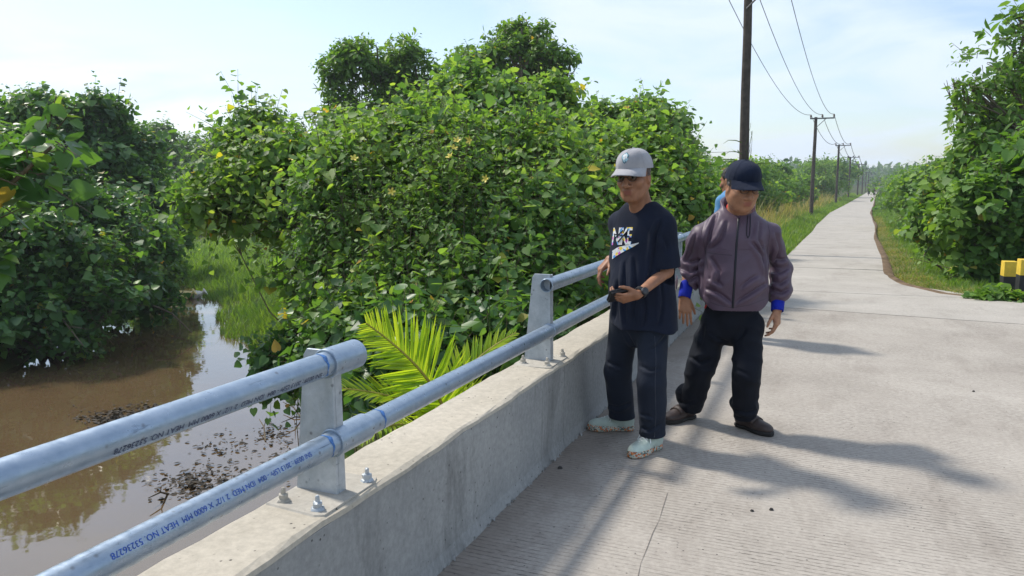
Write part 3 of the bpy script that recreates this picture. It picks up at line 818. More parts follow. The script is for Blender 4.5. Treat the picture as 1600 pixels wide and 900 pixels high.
# ---- big trees behind the thicket
bush('tall_tree', 'spreading dark tree rising behind the big bush, left of the two tall crowns', 'tree', gpt(-4.5, 31),
     [px_lobe(590, 95, 31, 75, 32), px_lobe(545, 120, 31, 42, 28), px_lobe(650, 115, 31, 50, 28), px_lobe(530, 170, 31, 35, 35), px_lobe(600, 150, 31.5, 70, 40), px_lobe(560, 200, 31, 60, 40), px_lobe(680, 150, 32, 40, 40), px_lobe(640, 190, 31.5, 70, 30), px_lobe(710, 165, 32, 40, 34), px_lobe(525, 130, 31, 20, 12)],
     1550, M_LIGHTLEAF, 31, size=.2, shoot=.42, knob=9, core=.22, flat=.42, up=.2, trunk_r=.16, shape=OVAL, nleaf=10, inner=.2, yellow=.0)
bush('tall_tree', 'tallest flat-topped tree crown above the big bush, centre of the photo', 'tree', gpt(.6, 29),
     [px_lobe(815, 60, 29, 60, 26), px_lobe(780, 85, 29, 55, 26), px_lobe(855, 90, 29, 48, 22), px_lobe(740, 110, 29, 45, 32), px_lobe(830, 130, 29.5, 60, 35), px_lobe(860, 165, 29, 42, 38), px_lobe(760, 150, 29, 60, 40), px_lobe(890, 105, 29, 16, 10), px_lobe(820, 200, 29, 70, 40), px_lobe(750, 190, 29, 50, 30), px_lobe(870, 205, 29, 55, 30)],
     1500, M_LIGHTLEAF, 32, size=.19, shoot=.40, knob=9, core=.22, flat=.42, up=.2, trunk_r=.16, shape=OVAL, nleaf=10, inner=.2, yellow=.02)
# ---- hazy trees beyond the marsh, left
for i, (x, y, Y, rx, rz, lb) in enumerate(((240, 245, 75, 45, 38, 'hazy pointed tree far behind the left bank'), (285, 262, 85, 42, 30, 'hazy rounded tree far beyond the river bend'), (335, 255, 90, 45, 40, 'hazy tree far behind the loose hibiscus bush'), (440, 235, 80, 60, 45, 'hazy tree far behind, between loose bush and spreading tree'), (205, 270, 60, 50, 36, 'dull green tree in the middle distance behind the left thicket'))):
    c = at(x, y, Y)
    bush('distant_tree', lb, 'tree', gpt(c[0], c[1]), [px_lobe(x, y, Y, rx, rz), px_lobe(x - rx * .5, y + rz * .8, Y, rx * .9, rz), px_lobe(x + rx * .6, y + rz * .7, Y, rx * .8, rz), px_lobe(x, y - rz * .7, Y, rx * .4, rz * .5)],
         650, M_TREELEAF, 50 + i, size=.42, shoot=1.2, trunk_r=.2, shape=OVAL, nleaf=8, inner=.15, twig_every=3, yellow=0)

# ---- left side of the road, receding
rs0 = np.random.RandomState(99)
k = 0
for (Y, off, h, w, lb) in ((19, 5.2, 2.6, 1.7, 'green shrub behind the man in the navy cap, left of the road'), (25, 6.0, 3.4, 2.2, 'shrub beyond the near utility pole, left of the road'), (33, 5.4, 3.2, 2.2, 'bright green shrub right of the near utility pole'), (42, 7, 4.2, 2.8, 'taller shrub left of the second utility pole'), (54, 6.2, 4.0, 3.0, 'bushy shrub just short of the second utility pole'), (70, 7, 4.6, 3.4, 'shrub standing beyond the second utility pole'), (90, 8, 5.2, 4.0, 'dark shrub next to the third utility pole'), (118, 8, 6., 5.0, 'dark tree beyond the third utility pole'), (150, 8, 7., 6.5, 'dark tree near the fourth utility pole')):
    x = road_lx(Y) - off; b_ = gpt(x, Y); k += 1
    L = [(b_ + np.array([rs0.uniform(-.7, .7) * w, rs0.uniform(-.6, .6) * w, h * f]), (w * rs0.uniform(.55, .8), w * .7, h * rs0.uniform(.2, .3))) for f in (.3, .45, .5, .7, .8)]
    s = .13 + .0022 * Y
    bush('roadside_shrub', lb, 'shrub', b_, L, int(900 if Y < 60 else 600), M_HIB if k % 2 else M_LIGHTLEAF, 60 + k, size=s, shoot=.35 * w * .6, trunk_r=.05 + .001 * Y, shape=HEART if k % 2 else OVAL, nleaf=8, inner=.2, twig_every=2, yellow=.01)
# ---- right side of the road
bush('roadside_tree', 'tall open-crowned tree in the upper right corner', 'tree', gpt(11.6, 15.5),
     [px_lobe(1575, 120, 15.5, 55, 40), px_lobe(1600, 60, 15.6, 35, 32), px_lobe(1520, 140, 15.3, 30, 16), px_lobe(1490, 128, 15.2, 16, 8), px_lobe(1545, 190, 15.5, 55, 32), px_lobe(1610, 180, 15.6, 50, 60), px_lobe(1530, 220, 15.2, 35, 22), px_lobe(1650, 100, 16, 60, 80), px_lobe(1565, 240, 15.2, 55, 32), px_lobe(1595, 270, 15.0, 45, 34), px_lobe(1592, 30, 15.6, 14, 10)],
     620, M_LIGHTLEAF, 81, size=.145, shoot=.42, core=.4, flat=.55, trunk_r=.09, shape=OVAL, nleaf=8, inner=.1, single=40, yellow=.0)
bush('shrub_bank', 'large-leaved shrub beside the yellow and black guide posts', 'shrub', gpt(9.2, 13.1),
     [px_lobe(1565, 330, 12.9, 60, 55), px_lobe(1605, 290, 13, 55, 55), px_lobe(1520, 345, 13.1, 42, 42), px_lobe(1590, 395, 13, 45, 38), px_lobe(1540, 400, 13, 34, 36), px_lobe(1640, 370, 13, 50, 80)],
     1500, M_LIGHTLEAF, 82, size=.135, shoot=.42, trunk_r=.05, single=190, yellow=.008)
bush('shrub_bank', 'pale green shrub with a few orange leaves on the right roadside', 'shrub', gpt(9.6, 15.5),
     [px_lobe(1505, 310, 15.5, 50, 42), px_lobe(1545, 285, 15.8, 50, 42), px_lobe(1475, 345, 15.5, 34, 32), px_lobe(1510, 375, 15.2, 38, 28), px_lobe(1530, 250, 16, 30, 26)],
     1200, M_LIGHTLEAF, 83, size=.13, shoot=.45, trunk_r=.05, single=60, yellow=.02)
rows = ((19, 2.5, 2.5, 1.6, 'third shrub along the right roadside, counted from the guide posts'), (23, 2.8, 2.7, 1.8, 'fourth shrub along the right roadside, counted from the guide posts'), (28, 2.8, 2.9, 2.0, 'fifth shrub along the right roadside, counted from the guide posts'), (34, 3., 3.4, 2.2, 'sixth shrub along the right roadside, counted from the guide posts'), (42, 3.2, 3.4, 2.6, 'seventh shrub along the right roadside, counted from the guide posts'), (54, 3.4, 3.6, 3.2, 'eighth shrub along the right roadside, counted from the guide posts'), (72, 4, 3.6, 4., 'ninth shrub along the right roadside, counted from the guide posts'), (98, 4.4, 4.0, 5., 'tenth shrub along the right roadside, counted from the guide posts'), (140, 5., 4.6, 6.5, 'farthest shrub along the right roadside'))
for i, (Y, off, h, w, lb) in enumerate(rows):
    x = road_rx(Y) + off + .25; b_ = gpt(x, Y)
    L = [(b_ + np.array([rs0.uniform(-.5, 1.0) * w, rs0.uniform(-.7, .7) * w, h * f]), (w * rs0.uniform(.5, .7), w * .75, h * rs0.uniform(.2, .28))) for f in (.25, .35, .55, .72, .85)]
    bush('shrub_bank', lb, 'shrub', b_, L, 1000 if Y < 45 else 700, M_LIGHTLEAF, 90 + i, size=.11 + .002 * Y, shoot=.4 * w * .6, trunk_r=.05, shape=OVAL if i % 2 else HEART, nleaf=8, inner=.2, twig_every=2, yellow=.012, group='shrubs along the right roadside')
for i, (x, Y, h, lb) in enumerate(((15.5, 22, 5.0, 'taller dark tree behind the right-hand shrubs, left of the corner tree'), (22, 34, 5.5, 'dark tree behind the right-hand shrubs in the middle distance'))):
    b_ = gpt(x, Y)
    L = [(b_ + np.array([rs0.uniform(-1.2, 1.2), rs0.uniform(-1, 1), h * f]), (1.3, 1.2, h * .16)) for f in (.45, .6, .75, .9)]
    bush('roadside_tree', lb, 'tree', b_, L, 600, M_DARKLEAF, 110 + i, size=.18, shoot=.6, trunk_r=.08, shape=OVAL, nleaf=8, twig_every=2, yellow=0)

# ---- distant wood that closes the horizon (one mass)
rsd = np.random.RandomState(5)
P = []; S = []
def wood(ang0, ang1, r0, r1, n, h0, h1):
    a = rsd.uniform(R(ang0), R(ang1), n); r = rsd.uniform(r0, r1, n)
    x, y = np.sin(a) * r, np.cos(a) * r
    lx = road_lx(y); rx = road_rx(y)
    ok = (x < lx - 7) | (x > rx + 5) | (y > 400)
    x, y = x[ok], y[ok]
    top = (h0 + (h1 - h0) * (.5 + .5 * nz(x, y, .05, 4.))) * (.72 + .28 * nz(x, y, .19, 8.))
    z = terrain_h(x, y) + top * rsd.rand(len(x)) ** .45
    P.append(np.stack([x, y, z], 1)); S.append(.006 * np.hypot(x, y) + .35 + 0 * x)
wood(-75, 75, 120, 210, 26000, 4, 8)
wood(-75, 75, 260, 420, 26000, 5, 11)
wood(10, 45, 430, 600, 16000, 8, 15)
P = np.concatenate(P); S = np.concatenate(S); n = len(P)
V, F, A = leaves_to_mesh(P, norm(rsd.randn(n, 3) * .6 + np.array([0, 0, -.2])), norm(rsd.randn(n, 3) * .6 + np.array([0, -.3, 1.])), S * rsd.uniform(.6, 1.3, n), rsd.rand(n) * .9, OVAL)
setp(np_obj('distant_wood', V, F, M_TREELEAF, attrs={'lc': A}), 'far low band of woodland along the horizon', 'woodland', kind='stuff')

# ------------------------------------------------------------------ grass
def blades(rs, P, H, W, lean=.35, tone=None):
    n = len(P); a = rs.uniform(0, 6.283, n)
    side = np.stack([np.cos(a), np.sin(a), 0 * a], 1); fwd = np.stack([-np.sin(a), np.cos(a), 0 * a], 1)
    ln = (lean * rs.uniform(.2, 1.6, n) * H)[:, None]
    up_ = np.array([0, 0, 1.])
    m1 = P + up_ * (H * .55)[:, None] + fwd * ln * .3
    tip = P + up_ * (H * (.98 - .12 * rs.rand(n)))[:, None] + fwd * ln
    V = np.stack([P - side * W[:, None] * .5, P + side * W[:, None] * .5, m1 + side * W[:, None] * .42, m1 - side * W[:, None] * .42, tip + side * W[:, None] * .06, tip - side * W[:, None] * .06], 1).reshape(-1, 3)
    b = np.arange(n)[:, None] * 6
    F = np.concatenate([b + np.array([[0, 1, 2, 3]]), b + np.array([[3, 2, 4, 5]])])
    if tone is None: tone = np.clip(rs.beta(2, 2, n) * .9 + .1 * rs.rand(n), 0, 1)
    return V, F, np.repeat(tone, 6)
rg = np.random.RandomState(3)
def verge(n, y0, y1, side, w0, w1, h0, h1, pw=1.6):
    u = rg.rand(n) ** pw; Y = y0 * (y1 / y0) ** u
    f = rg.rand(n)
    off = w0 + (w1 - w0) * f
    X = np.where(side < 0, road_lx(Y) - off, road_rx(Y) + off)
    Z = terrain_h(X, Y)
    patch = .65 + .5 * nz(X, Y, 1.1, 6.) ** 2 + .2 * nz(X, Y, 3.3, 2.)
    H = (h0 + (h1 - h0) * np.clip(f * 1.3, 0, 1)) * patch * rg.uniform(.6, 1.3, n)
    W = .007 * (1 + Y / 14) * rg.uniform(.7, 1.4, n)
    return np.stack([X, Y, Z - .02], 1), np.clip(H, .05, 3), W
p, h, w = verge(42000, 11.5, 190, -1, -.05, 3.0, .16, .75)
V, F, A = blades(rg, p, h, w)
setp(np_obj('grass', V, F, M_GRASS, attrs={'lc': A}), 'long bright green grass along the left edge of the road', 'grass', kind='stuff')
p, h, w = verge(30000, 10.4, 190, 1, .15, 2.2, .07, .5)
rt = np.clip(rg.beta(2, 2, len(p)) * .8 + .35 * np.exp(-p[:, 1] / 18) * rg.rand(len(p)), 0, 1)
V, F, A = blades(rg, p, h, w, .55, rt)
setp(np_obj('grass', V, F, M_GRASS, attrs={'lc': A}), 'short grass between the right edge of the road and the shrubs', 'grass', kind='stuff')
p, h, w = verge(17000, 10.2, 60, 1, -.1, .75, .04, .16, 1.2)
V, F, A = blades(rg, p, h, w * .8, 1.6)
setp(np_obj('dry_grass', V, F, M_DRYGRASS, attrs={'lc': A}), 'trampled dry straw-coloured grass along the right edge of the road', 'dry grass', kind='stuff')
# feathery reeds and dry seed stalks left of the road
p, h, w = verge(5200, 17, 120, -1, 1.6, 4.2, 1.0, 2.0)
V, F, A = blades(rg, p, h, w * .8, .5, np.clip(rg.beta(2, 1.6, len(p)), 0, 1))
setp(np_obj('reeds', V, F, M_DRYGRASS, attrs={'lc': A}), 'tall brownish reeds between the left grass verge and the shrubs', 'reeds', kind='stuff')
# marsh grass by the river
n = 95000
X = rg.uniform(-19, -3.5, n); Y = 17.5 * (50 / 17.5) ** rg.rand(n)
d = X - (np.interp(Y, RVY, RVC) + np.interp(Y, RVY, RVW))
ok = (d > -.15 + .35 * nz(X, Y, 1.7, 4.)) & (nz(X, Y, .8, 9.) > -.9)
X, Y = X[ok], Y[ok]; Z = np.maximum(terrain_h(X, Y), WATER_Z) - .04
H = (.26 + .36 * np.clip(d[ok] / 2.5, 0, 1)) * rg.uniform(.5, 1.4, len(X))
V, F, A = blades(rg, np.stack([X, Y, Z], 1), H, .017 * (Y / 20) * rg.uniform(.7, 1.4, len(X)), .6, np.clip(rg.beta(2, 2.2, len(X)) * .85, 0, 1))
setp(np_obj('marsh_grass', V, F, M_GRASS, attrs={'lc': A}), 'bright green floating grass patch beside the brown river', 'grass', kind='stuff')
# bank weeds along the near right bank behind the parapet
n = 9000
T_ = rg.uniform(2.6, 9.2, n); a_ = A0 - .32 - rg.rand(n) ** 1.3 * 3.0
Q = BD[None] * T_[:, None] + BN[None] * a_[:, None]
Z = terrain_h(Q[:, 0], Q[:, 1]); ok = Z > WATER_Z - .05
Q[:, 2] = Z - .03
V, F, A = blades(rg, Q[ok], rg.uniform(.3, 1.0, n)[ok], rg.uniform(.008, .016, n)[ok], .5)
setp(np_obj('bank_grass', V, F, M_GRASS, attrs={'lc': A}), 'rank grass on the river bank just behind the parapet', 'grass', kind='stuff')
# ------------------------------------------------------------------ utility poles with three wires
M_POLE = simple_mat('weathered_pole', (.085, .07, .06), .9, 0, .35, 6., .6, 40., .15)
M_STEEL = simple_mat('dark_steel_arm', (.10, .10, .105), .7, .3, .2, 20.)
M_INSUL = simple_mat('brown_porcelain', (.10, .06, .045), .35, 0, .2, 20.)
M_WIRE = simple_mat('dark_wire', (.05, .05, .055), .6, .3, .1, 20.)
pole_lab = ['thick dark utility pole rising behind the man in the navy cap', 'second utility pole along the road, with a crossarm', 'third utility pole along the road', 'fourth utility pole along the road', 'fifth utility pole along the road', 'sixth utility pole along the road', 'seventh utility pole along the road', 'eighth utility pole along the road']
pole_px = [(1164, 21.0, None), (1270, 62, 183), (1308, 98, 226), (1327, 135, 245), (1341, 172, 256), (1348, 209, 263.5), (1353, 250, 269), (1357, 292, 272.5)]
arm_pts = []
for i, (x, Y, ty) in enumerate(pole_px):
    c = at(x, 280, Y); X = c[0]
    zt = CAMH + 5.42 if ty is None else at(x, ty, Y)[2]
    b = gpt(X, Y); top = np.array([X + (-.12 if i == 0 else 0.0), Y, zt])
    t = thing('utility_pole', b, pole_lab[i], 'utility pole', 'utility poles along the road')
    r0 = .145 if i == 0 else .16
    g = Geo(); n = 6
    g.tube([b - np.array([0, 0, .4])] + [b + (top - b) * f + np.array([.01 * math.sin(f * 9 + i), 0, 0]) for f in np.linspace(0, 1, n)], [r0 * 1.02] + [r0 * (1 - .27 * f) for f in np.linspace(0, 1, n)], 12)
    g.obj('pole', M_POLE, t, smooth=True)
    # crossarm square to the road, longer on the road side
    ac = top - np.array([0, 0, .12])
    e0, e1 = ac - RN * .42, ac + RN * 1.38
    if i == 0: e0, e1 = ac - RN * .9, ac + RN * .9
    dx = RN; dy = RD
    g = Geo(); hw = .05
    g.prism([e0 - dy * (.14) + np.array([0, 0, -hw]), e0 - dy * (.14 + .07) + np.array([0, 0, -hw]), e0 - dy * .21 + np.array([0, 0, hw]), e0 - dy * .14 + np.array([0, 0, hw])], e1 - e0)
    arm = g.obj('crossarm', M_STEEL, t)
    s = .75
    g = Geo(); g.tube([ac + np.array([0, 0, -.75]) - dy * .13, ac + RN * s - dy * .15 - np.array([0, 0, .04])], .025, 5); g.obj('brace', M_STEEL, t)
    pts = []
    for f in (.03, .5, .97):
        p = e0 + (e1 - e0) * f - dy * .175
        g = Geo(); V = []; F = []
        prof = [(.03, .05), (.035, .09), (.085, .10), (.06, .16), (.095, .18), (.06, .24), (.07, .27), (.03, .31)]
        for r, z in prof:
            for k in range(8): V.append(p + np.array([r * math.cos(k * .785), r * math.sin(k * .785), z]))
        F = [(a * 8 + k, a * 8 + (k + 1) % 8, a * 8 + 8 + (k + 1) % 8, a * 8 + 8 + k) for a in range(len(prof) - 1) for k in range(8)]
        g.add(V, F).obj('insulator', M_INSUL, arm, smooth=True)
        pts.append(p + np.array([0, 0, .30]))
    arm_pts.append(pts)
    if i == 0:
        # dead creeper tied round the near pole
        rs = np.random.RandomState(2); g = Geo()
        for z0 in (2.05, 2.0, 2.1, 2.6, 2.3):
            a = rs.uniform(0, 6); p = np.array([X, Y, z0]) + np.array([.13 * math.cos(a), -.13 * abs(math.sin(a)), 0])
            d = np.array([math.cos(a), -.3, .25])
            g.tube([p, p + d * .25, p + d * .5 + np.array([0, 0, -.06]), p + d * .68 + np.array([0, 0, -.2])], [.014, .012, .008, .003], 4)
        for q in range(14):
            a = rs.uniform(0, 6.28); zs = np.linspace(1.9, 2.7 + rs.rand() * .5, 14)
            g.tube([np.array([X + (.132 + .012 * rs.rand()) * math.cos(a + .25 * math.sin(k * .9 + q)), Y + .14 * math.sin(a + .25 * math.sin(k * .9 + q)), z]) for k, z in enumerate(zs)], .005, 3)
        g.obj('dead_creeper', M_DRYGRASS, t, fix=False)
wire_lab = ['left overhead wire', 'middle overhead wire', 'right overhead wire']
for k in range(3):
    t = thing('overhead_wire', arm_pts[0][k], wire_lab[k] + ' of the three strung between the roadside utility poles', 'wire', 'overhead wires')
    for i in range(len(arm_pts) - 1):
        a, b = arm_pts[i][k], arm_pts[i + 1][k]
        sag = (1.05, .9, .9, .9, .9, .9, .9)[i]
        f = np.linspace(0, 1, 17)
        P = [a + (b - a) * q - np.array([0, 0, sag * 4 * q * (1 - q)]) for q in f]
        dd = [np.linalg.norm(p - _cam) for p in P]
        Geo().tube(P, [max(.011, .00028 * d) for d in dd], 5).obj('span', M_WIRE, t, smooth=True, fix=False)

# ------------------------------------------------------------------ young coconut palm behind the parapet
pc = at(695, 610, 4.75)
palm_base = np.array([pc[0], pc[1], float(terrain_h(pc[0], pc[1]))])
palm = thing('coconut_palm', palm_base, 'young coconut palm with yellow-green fronds showing over the parapet', 'palm')
crownp = np.array([pc[0] + .02, pc[1], -.15])
Geo().tube([palm_base - np.array([0, 0, .2]), palm_base + np.array([.03, 0, .3]), crownp + np.array([0, 0, -.25]), crownp], [.10, .085, .07, .05], 10).obj('trunk', M_BARK, palm, smooth=True)
def leaflet_mesh(v_):
    V = [(-.5, 0, 0), (0, 0, -.3), (.5, 0, 0), (-.9, .35, .25), (0, .35, -.25), (.9, .35, .25), (-.6, .75, .0), (0, .75, -.35), (.6, .75, .0), (0, 1.02, -.5)]
    F = [(0, 1, 4, 3), (1, 2, 5, 4), (3, 4, 7, 6), (4, 5, 8, 7)]
    me = bpy.data.meshes.new('leaflet'); me.from_pydata(V, [], F + [(6, 7, 9), (7, 8, 9)])
    a = me.attributes.new('lc', 'FLOAT', 'POINT'); a.data.foreach_set('value', np.full(10, v_, np.float32))
    me.materials.append(M_PALM); return me
LFM = [leaflet_mesh(v_) for v_ in (.45, .65, .8, .95)]
M_RACHIS = simple_mat('palm_rachis', (.35, .30, .06), .5, 0, .2, 20.)
def frond(ctrl, nl, ll, plane_up, vee=.35, seed=0, start=.16):
    rs = np.random.RandomState(seed)
    ctrl = [np.array(c, float) for c in ctrl]
    def bez(u):
        a = [c for c in ctrl]
        while len(a) > 1: a = [a[i] * (1 - u) + a[i + 1] * u for i in range(len(a) - 1)]
        return a[0]
    U = np.linspace(0, 1, 20); P = [bez(u) for u in U]
    rach = Geo().tube(P, [.014 * (1 - .85 * u) + .0015 for u in U], 6).obj('frond', M_RACHIS, palm, smooth=True)
    o0 = org(rach)
    for i in range(nl):
        u = start + (1 - start) * (i + .5) / nl
        p = bez(u); d = norm(bez(min(1, u + .02)) - bez(u - .02))
        nrm = norm(np.array(plane_up, float) - d * np.dot(plane_up, d)); sd_ = np.cross(d, nrm)
        L = ll * (math.sin(math.pi * min(1, .18 + .8 * u)) ** .7) * rs.uniform(.9, 1.08)
        for s in (-1, 1):
            k = .55 + .75 * u
            T = norm(sd_ * s + d * k + nrm * vee * (1 - .5 * u) + rs.randn(3) * .10 - np.array([0, 0, .16]) * rs.rand() ** 2)
            X = norm(np.cross(T, nrm)); N = np.cross(X, T)
            w = .0115 * (.6 + .5 * math.sin(math.pi * u))
            o = bpy.data.objects.new('leaflet', LFM[rs.randint(4)]); COL.objects.link(o); o.parent = rach
            q = p - o0
            o.matrix_local = Matrix(((X[0] * w, T[0] * L, N[0] * w, q[0]), (X[1] * w, T[1] * L, N[1] * w, q[1]), (X[2] * w, T[2] * L, N[2] * w, q[2]), (0, 0, 0, 1)))
frond([crownp, at(705, 620, 4.72), at(650, 560, 4.6), at(572, 505, 4.45)], 58, .37, (.3, -.8, .5), .3, 1)
frond([crownp, at(690, 610, 4.75), at(730, 560, 4.85), at(806, 520, 4.95)], 40, .22, (-.4, -.6, .7), .5, 2)
frond([crownp, at(690, 640, 4.7), at(620, 612, 4.5), at(522, 606, 4.3)], 40, .24, (0, -.45, .9), .3, 3)
frond([crownp, at(700, 650, 4.75), at(740, 610, 4.9), at(800, 625, 5.1)], 32, .26, (0, -.3, 1), .3, 4)
frond([crownp, at(690, 650, 4.8), at(670, 610, 5.1), at(650, 590, 5.6)], 30, .26, (0, -.3, 1), .3, 5)
frond([crownp, at(660, 660, 4.6), at(600, 650, 4.3), at(560, 690, 4.1)], 30, .26, (0, -.2, 1), .3, 6)

# tall reed stalks standing in front of the thicket
M_REED = leaf_mat('reed_blade', [(0., (.07, .13, .03)), (1., (.17, .22, .06))], .4)
for i, (x, yb, yt, Y, lb) in enumerate(((768, 545, 375, 5.1, 'tall thin reed stalk in front of the big bush, left of the far post'), (672, 560, 470, 5.0, 'short pale reed above the palm fronds'), (515, 585, 460, 6.8, 'upright reed clump behind the near post'))):
    base = at(x, yb, Y); base = np.array([base[0], base[1], float(terrain_h(base[0], base[1]))]); top = at(x - 6, yt, Y)
    t = thing('reed', base, lb, 'reed')
    rs = np.random.RandomState(70 + i)
    for q in range(1 if i < 2 else 3):
        o_ = rs.randn(3) * .04 * q * np.array([1, 1, 0])
        Geo().tube([base + o_, base * .5 + top * .5 + o_ * 1.5 + np.array([.02, 0, 0]), top + o_ * 2], [.008, .006, .002], 5).obj('stalk', M_REED, t, fix=False)
        for u in np.linspace(.45, .97, 9):
            p = base + (top - base) * u + o_ * 1.5; s = rs.choice((-1, 1)); d = norm(np.array([s * rs.uniform(.4, 1), rs.uniform(-.5, .5), rs.uniform(.5, 1.1)]))
            L = rs.uniform(.25, .5); sd_ = norm(np.cross(d, np.array([0, 1., 0.2]))) * .008
            m_ = p + d * L * .5; e = p + d * L + np.array([s * .1, 0, -.12])
            g = Geo(); g.add([p - sd_ * .4, p + sd_ * .4, m_ + sd_, m_ - sd_, e], [(0, 1, 2, 3), (3, 2, 4)]); g.obj('blade', M_REED, t, fix=False)

# ------------------------------------------------------------------ hibiscus flowers
M_PETAL = simple_mat('yellow_petal', (.75, .62, .12), .6, 0, .12, 20.)
hib = [o for o in COL.objects if o.name.startswith('hibiscus_bush') and o.get('category') == 'bush'][0]
rs = np.random.RandomState(8)
pet = Geo(); 
for k in range(5):
    a = k * 1.2566; b1 = a + .55; b0 = a - .55
    pet.add([(0, 0, 0), (.5 * math.cos(b0), .5 * math.sin(b0), .45), (1.0 * math.cos(a - .2), 1.0 * math.sin(a - .2), .7), (1.0 * math.cos(a + .25), 1.0 * math.sin(a + .25), .66), (.5 * math.cos(b1), .5 * math.sin(b1), .42)], [(0, 1, 2, 3, 4)])
fm = bpy.data.meshes.new('flower'); fm.from_pydata(pet.v, [], pet.f); fm.materials.append(M_PETAL)
for x, y in ((714, 221), (735, 219), (704, 246), (708, 233), (553, 249), (515, 268), (520, 290), (440, 272), (645, 410), (830, 367), (580, 380), (457, 248), (760, 280), (494, 255), (612, 300)):
    p = at(x, y, 7.35 if 540 < x < 800 else 8.2); o = bpy.data.objects.new('flower', fm); COL.objects.link(o); o.parent = hib
    s = .04; o.matrix_local = Matrix.Translation(Vector(p - org(hib))) @ Vector((rs.randn() * .4, -1, .5 + rs.randn() * .4)).to_track_quat('Z', 'Y').to_matrix().to_4x4() @ Matrix.Scale(s, 4)

# ------------------------------------------------------------------ guide posts (yellow and black concrete)
def bandmat():
    m, nt, lk, bs = new_mat('guide_post_paint'); bs.inputs['Roughness'].default_value = .6
    return m
M_YEL = simple_mat('yellow_paint', (.72, .50, .055), .6, 0, .2, 9., .3, 60.)
M_BLK = simple_mat('black_paint', (.022, .022, .026), .55, 0, .3, 9., .3, 60.)
for (x, y, Y, lb, rot) in ((1578, 408, 10.9, 'left one of two square guide posts banded yellow and black', .3), (1604, 405, 10.35, 'right one of two square guide posts banded yellow and black, cut by the photo edge', .3)):
    top = at(x, y, Y); b = np.array([top[0], top[1], float(terrain_h(top[0], top[1]))])
    t = thing('guide_post', b, lb, 'guide post', 'yellow and black guide posts')
    ca, sa = math.cos(rot), math.sin(rot); hw = .085
    H = top[2]
    def fr(px_, py_, pz_): return np.array([b[0] + px_ * ca + py_ * sa, b[1] - px_ * sa + py_ * ca, pz_])
    zs = [H, H - .215, H - .43, H - .65, b[2] - .2]
    for q in range(4):
        o = Geo().box((-hw, -hw, zs[q + 1] + .0005), (hw, hw, zs[q]), fr).obj('yellow_band' if q % 2 == 0 else 'black_band', M_YEL if q % 2 == 0 else M_BLK, t, bevel=.006)
# leafy weeds at the foot of the posts
c = at(1560, 462, 10.3)
bush('weed_clump', 'broad-leaved green weeds at the foot of the guide posts', 'weeds', gpt(c[0], c[1]), [px_lobe(1562, 462, 10.2, 22, 8), px_lobe(1588, 470, 10.0, 18, 6), px_lobe(1530, 465, 10.3, 16, 5), px_lobe(1552, 455, 10.9, 10, 7)], 90, M_LIGHTLEAF, 141, size=.08, shoot=.07, knob=3, single=40, trunk_r=.01, nleaf=6, inner=.1, twig_every=2)
# a dense dark-leaved shrub closing the gap behind the posts
c = at(1575, 400, 12.0)

# ------------------------------------------------------------------ things on the river
M_SACK = simple_mat('yellow_sack', (.62, .50, .22), .7, 0, .3, 5., .4, 30.)
M_WSACK = simple_mat('white_sack', (.70, .68, .63), .7, 0, .2, 5., .4, 30.)
def lump(name, label, cat, c, r, mat, seed, n=14):
    rs = np.random.RandomState(seed); V = []; F = []
    t = thing(name, c, label, cat)
    for i in range(n + 1):
        th = math.pi * i / n
        for k in range(20):
            a = k * 2 * math.pi / 20
            f = 1 + .12 * math.sin(3 * a + seed) * math.sin(2 * th) + .08 * math.sin(7 * a + 5 * th)
            p = np.array([math.sin(th) * math.cos(a) * r[0], math.sin(th) * math.sin(a) * r[1], math.cos(th) * r[2]])
            p = np.sign(p) * np.abs(p / np.array(r)) ** .8 * np.array(r) * f
            V.append(np.array(c) + p)
    F = [(i * 20 + k, i * 20 + (k + 1) % 20, i * 20 + 20 + (k + 1) % 20, i * 20 + 20 + k) for i in range(n) for k in range(20)]
    Geo().add(V, F).obj('bag', mat, t, smooth=True, fix=False)
    e = np.array(c) + np.array([r[0] * .95, 0, r[2] * .3])
    Geo().tube([e, e + np.array([.12, 0, .04]), e + np.array([.2, .02, .09])], [.12, .05, .14], 8).obj('knot', mat, t, smooth=True)
lump('sack', 'yellowish stuffed sack lying on the mud at the river bend', 'sack', onz(278, 462, WATER_Z + .12), (.42, .26, .17), M_SACK, 1)
lump('sack', 'small white sack beside the yellowish one at the river bend', 'sack', onz(304, 461, WATER_Z + .1), (.2, .18, .15), M_WSACK, 2)
M_DEB = simple_mat('rotting_litter', (.045, .036, .025), .8, 0, .5, 20.)
def debris(name, label, spots, seed, n):
    rs = np.random.RandomState(seed); V = []; F = []
    P = []
    for (x, y, sx, sy, k) in spots:
        for _ in range(k):
            q = onz(x + rs.randn() * sx, y + rs.randn() * sy, WATER_Z); P.append(q)
    P = np.array(P); m = len(P)
    T = norm(rs.randn(m, 3) * np.array([1, 1, .12])); N = norm(rs.randn(m, 3) * .3 + np.array([0, 0, 1.]))
    P[:, 2] = WATER_Z + rs.uniform(.004, .03, m)
    V, F, A = leaves_to_mesh(P, T, N, rs.uniform(.03, .11, m), rs.rand(m), OVAL)
    o = setp(np_obj(name, V, F, M_DEB, attrs={'lc': A}), label, 'debris', kind='stuff')
debris('floating_litter', 'dark raft of rotting leaves and twigs floating below the left pipe', [(190, 650, 30, 7, 260), (160, 655, 20, 5, 160), (235, 640, 18, 5, 120)], 1, 0)
debris('floating_litter', 'scattered dark leaf litter floating between the two near pipes', [(330, 755, 38, 14, 260), (350, 700, 40, 12, 80), (300, 760, 25, 12, 90), (430, 680, 25, 10, 80), (440, 720, 20, 18, 60)], 2, 0)
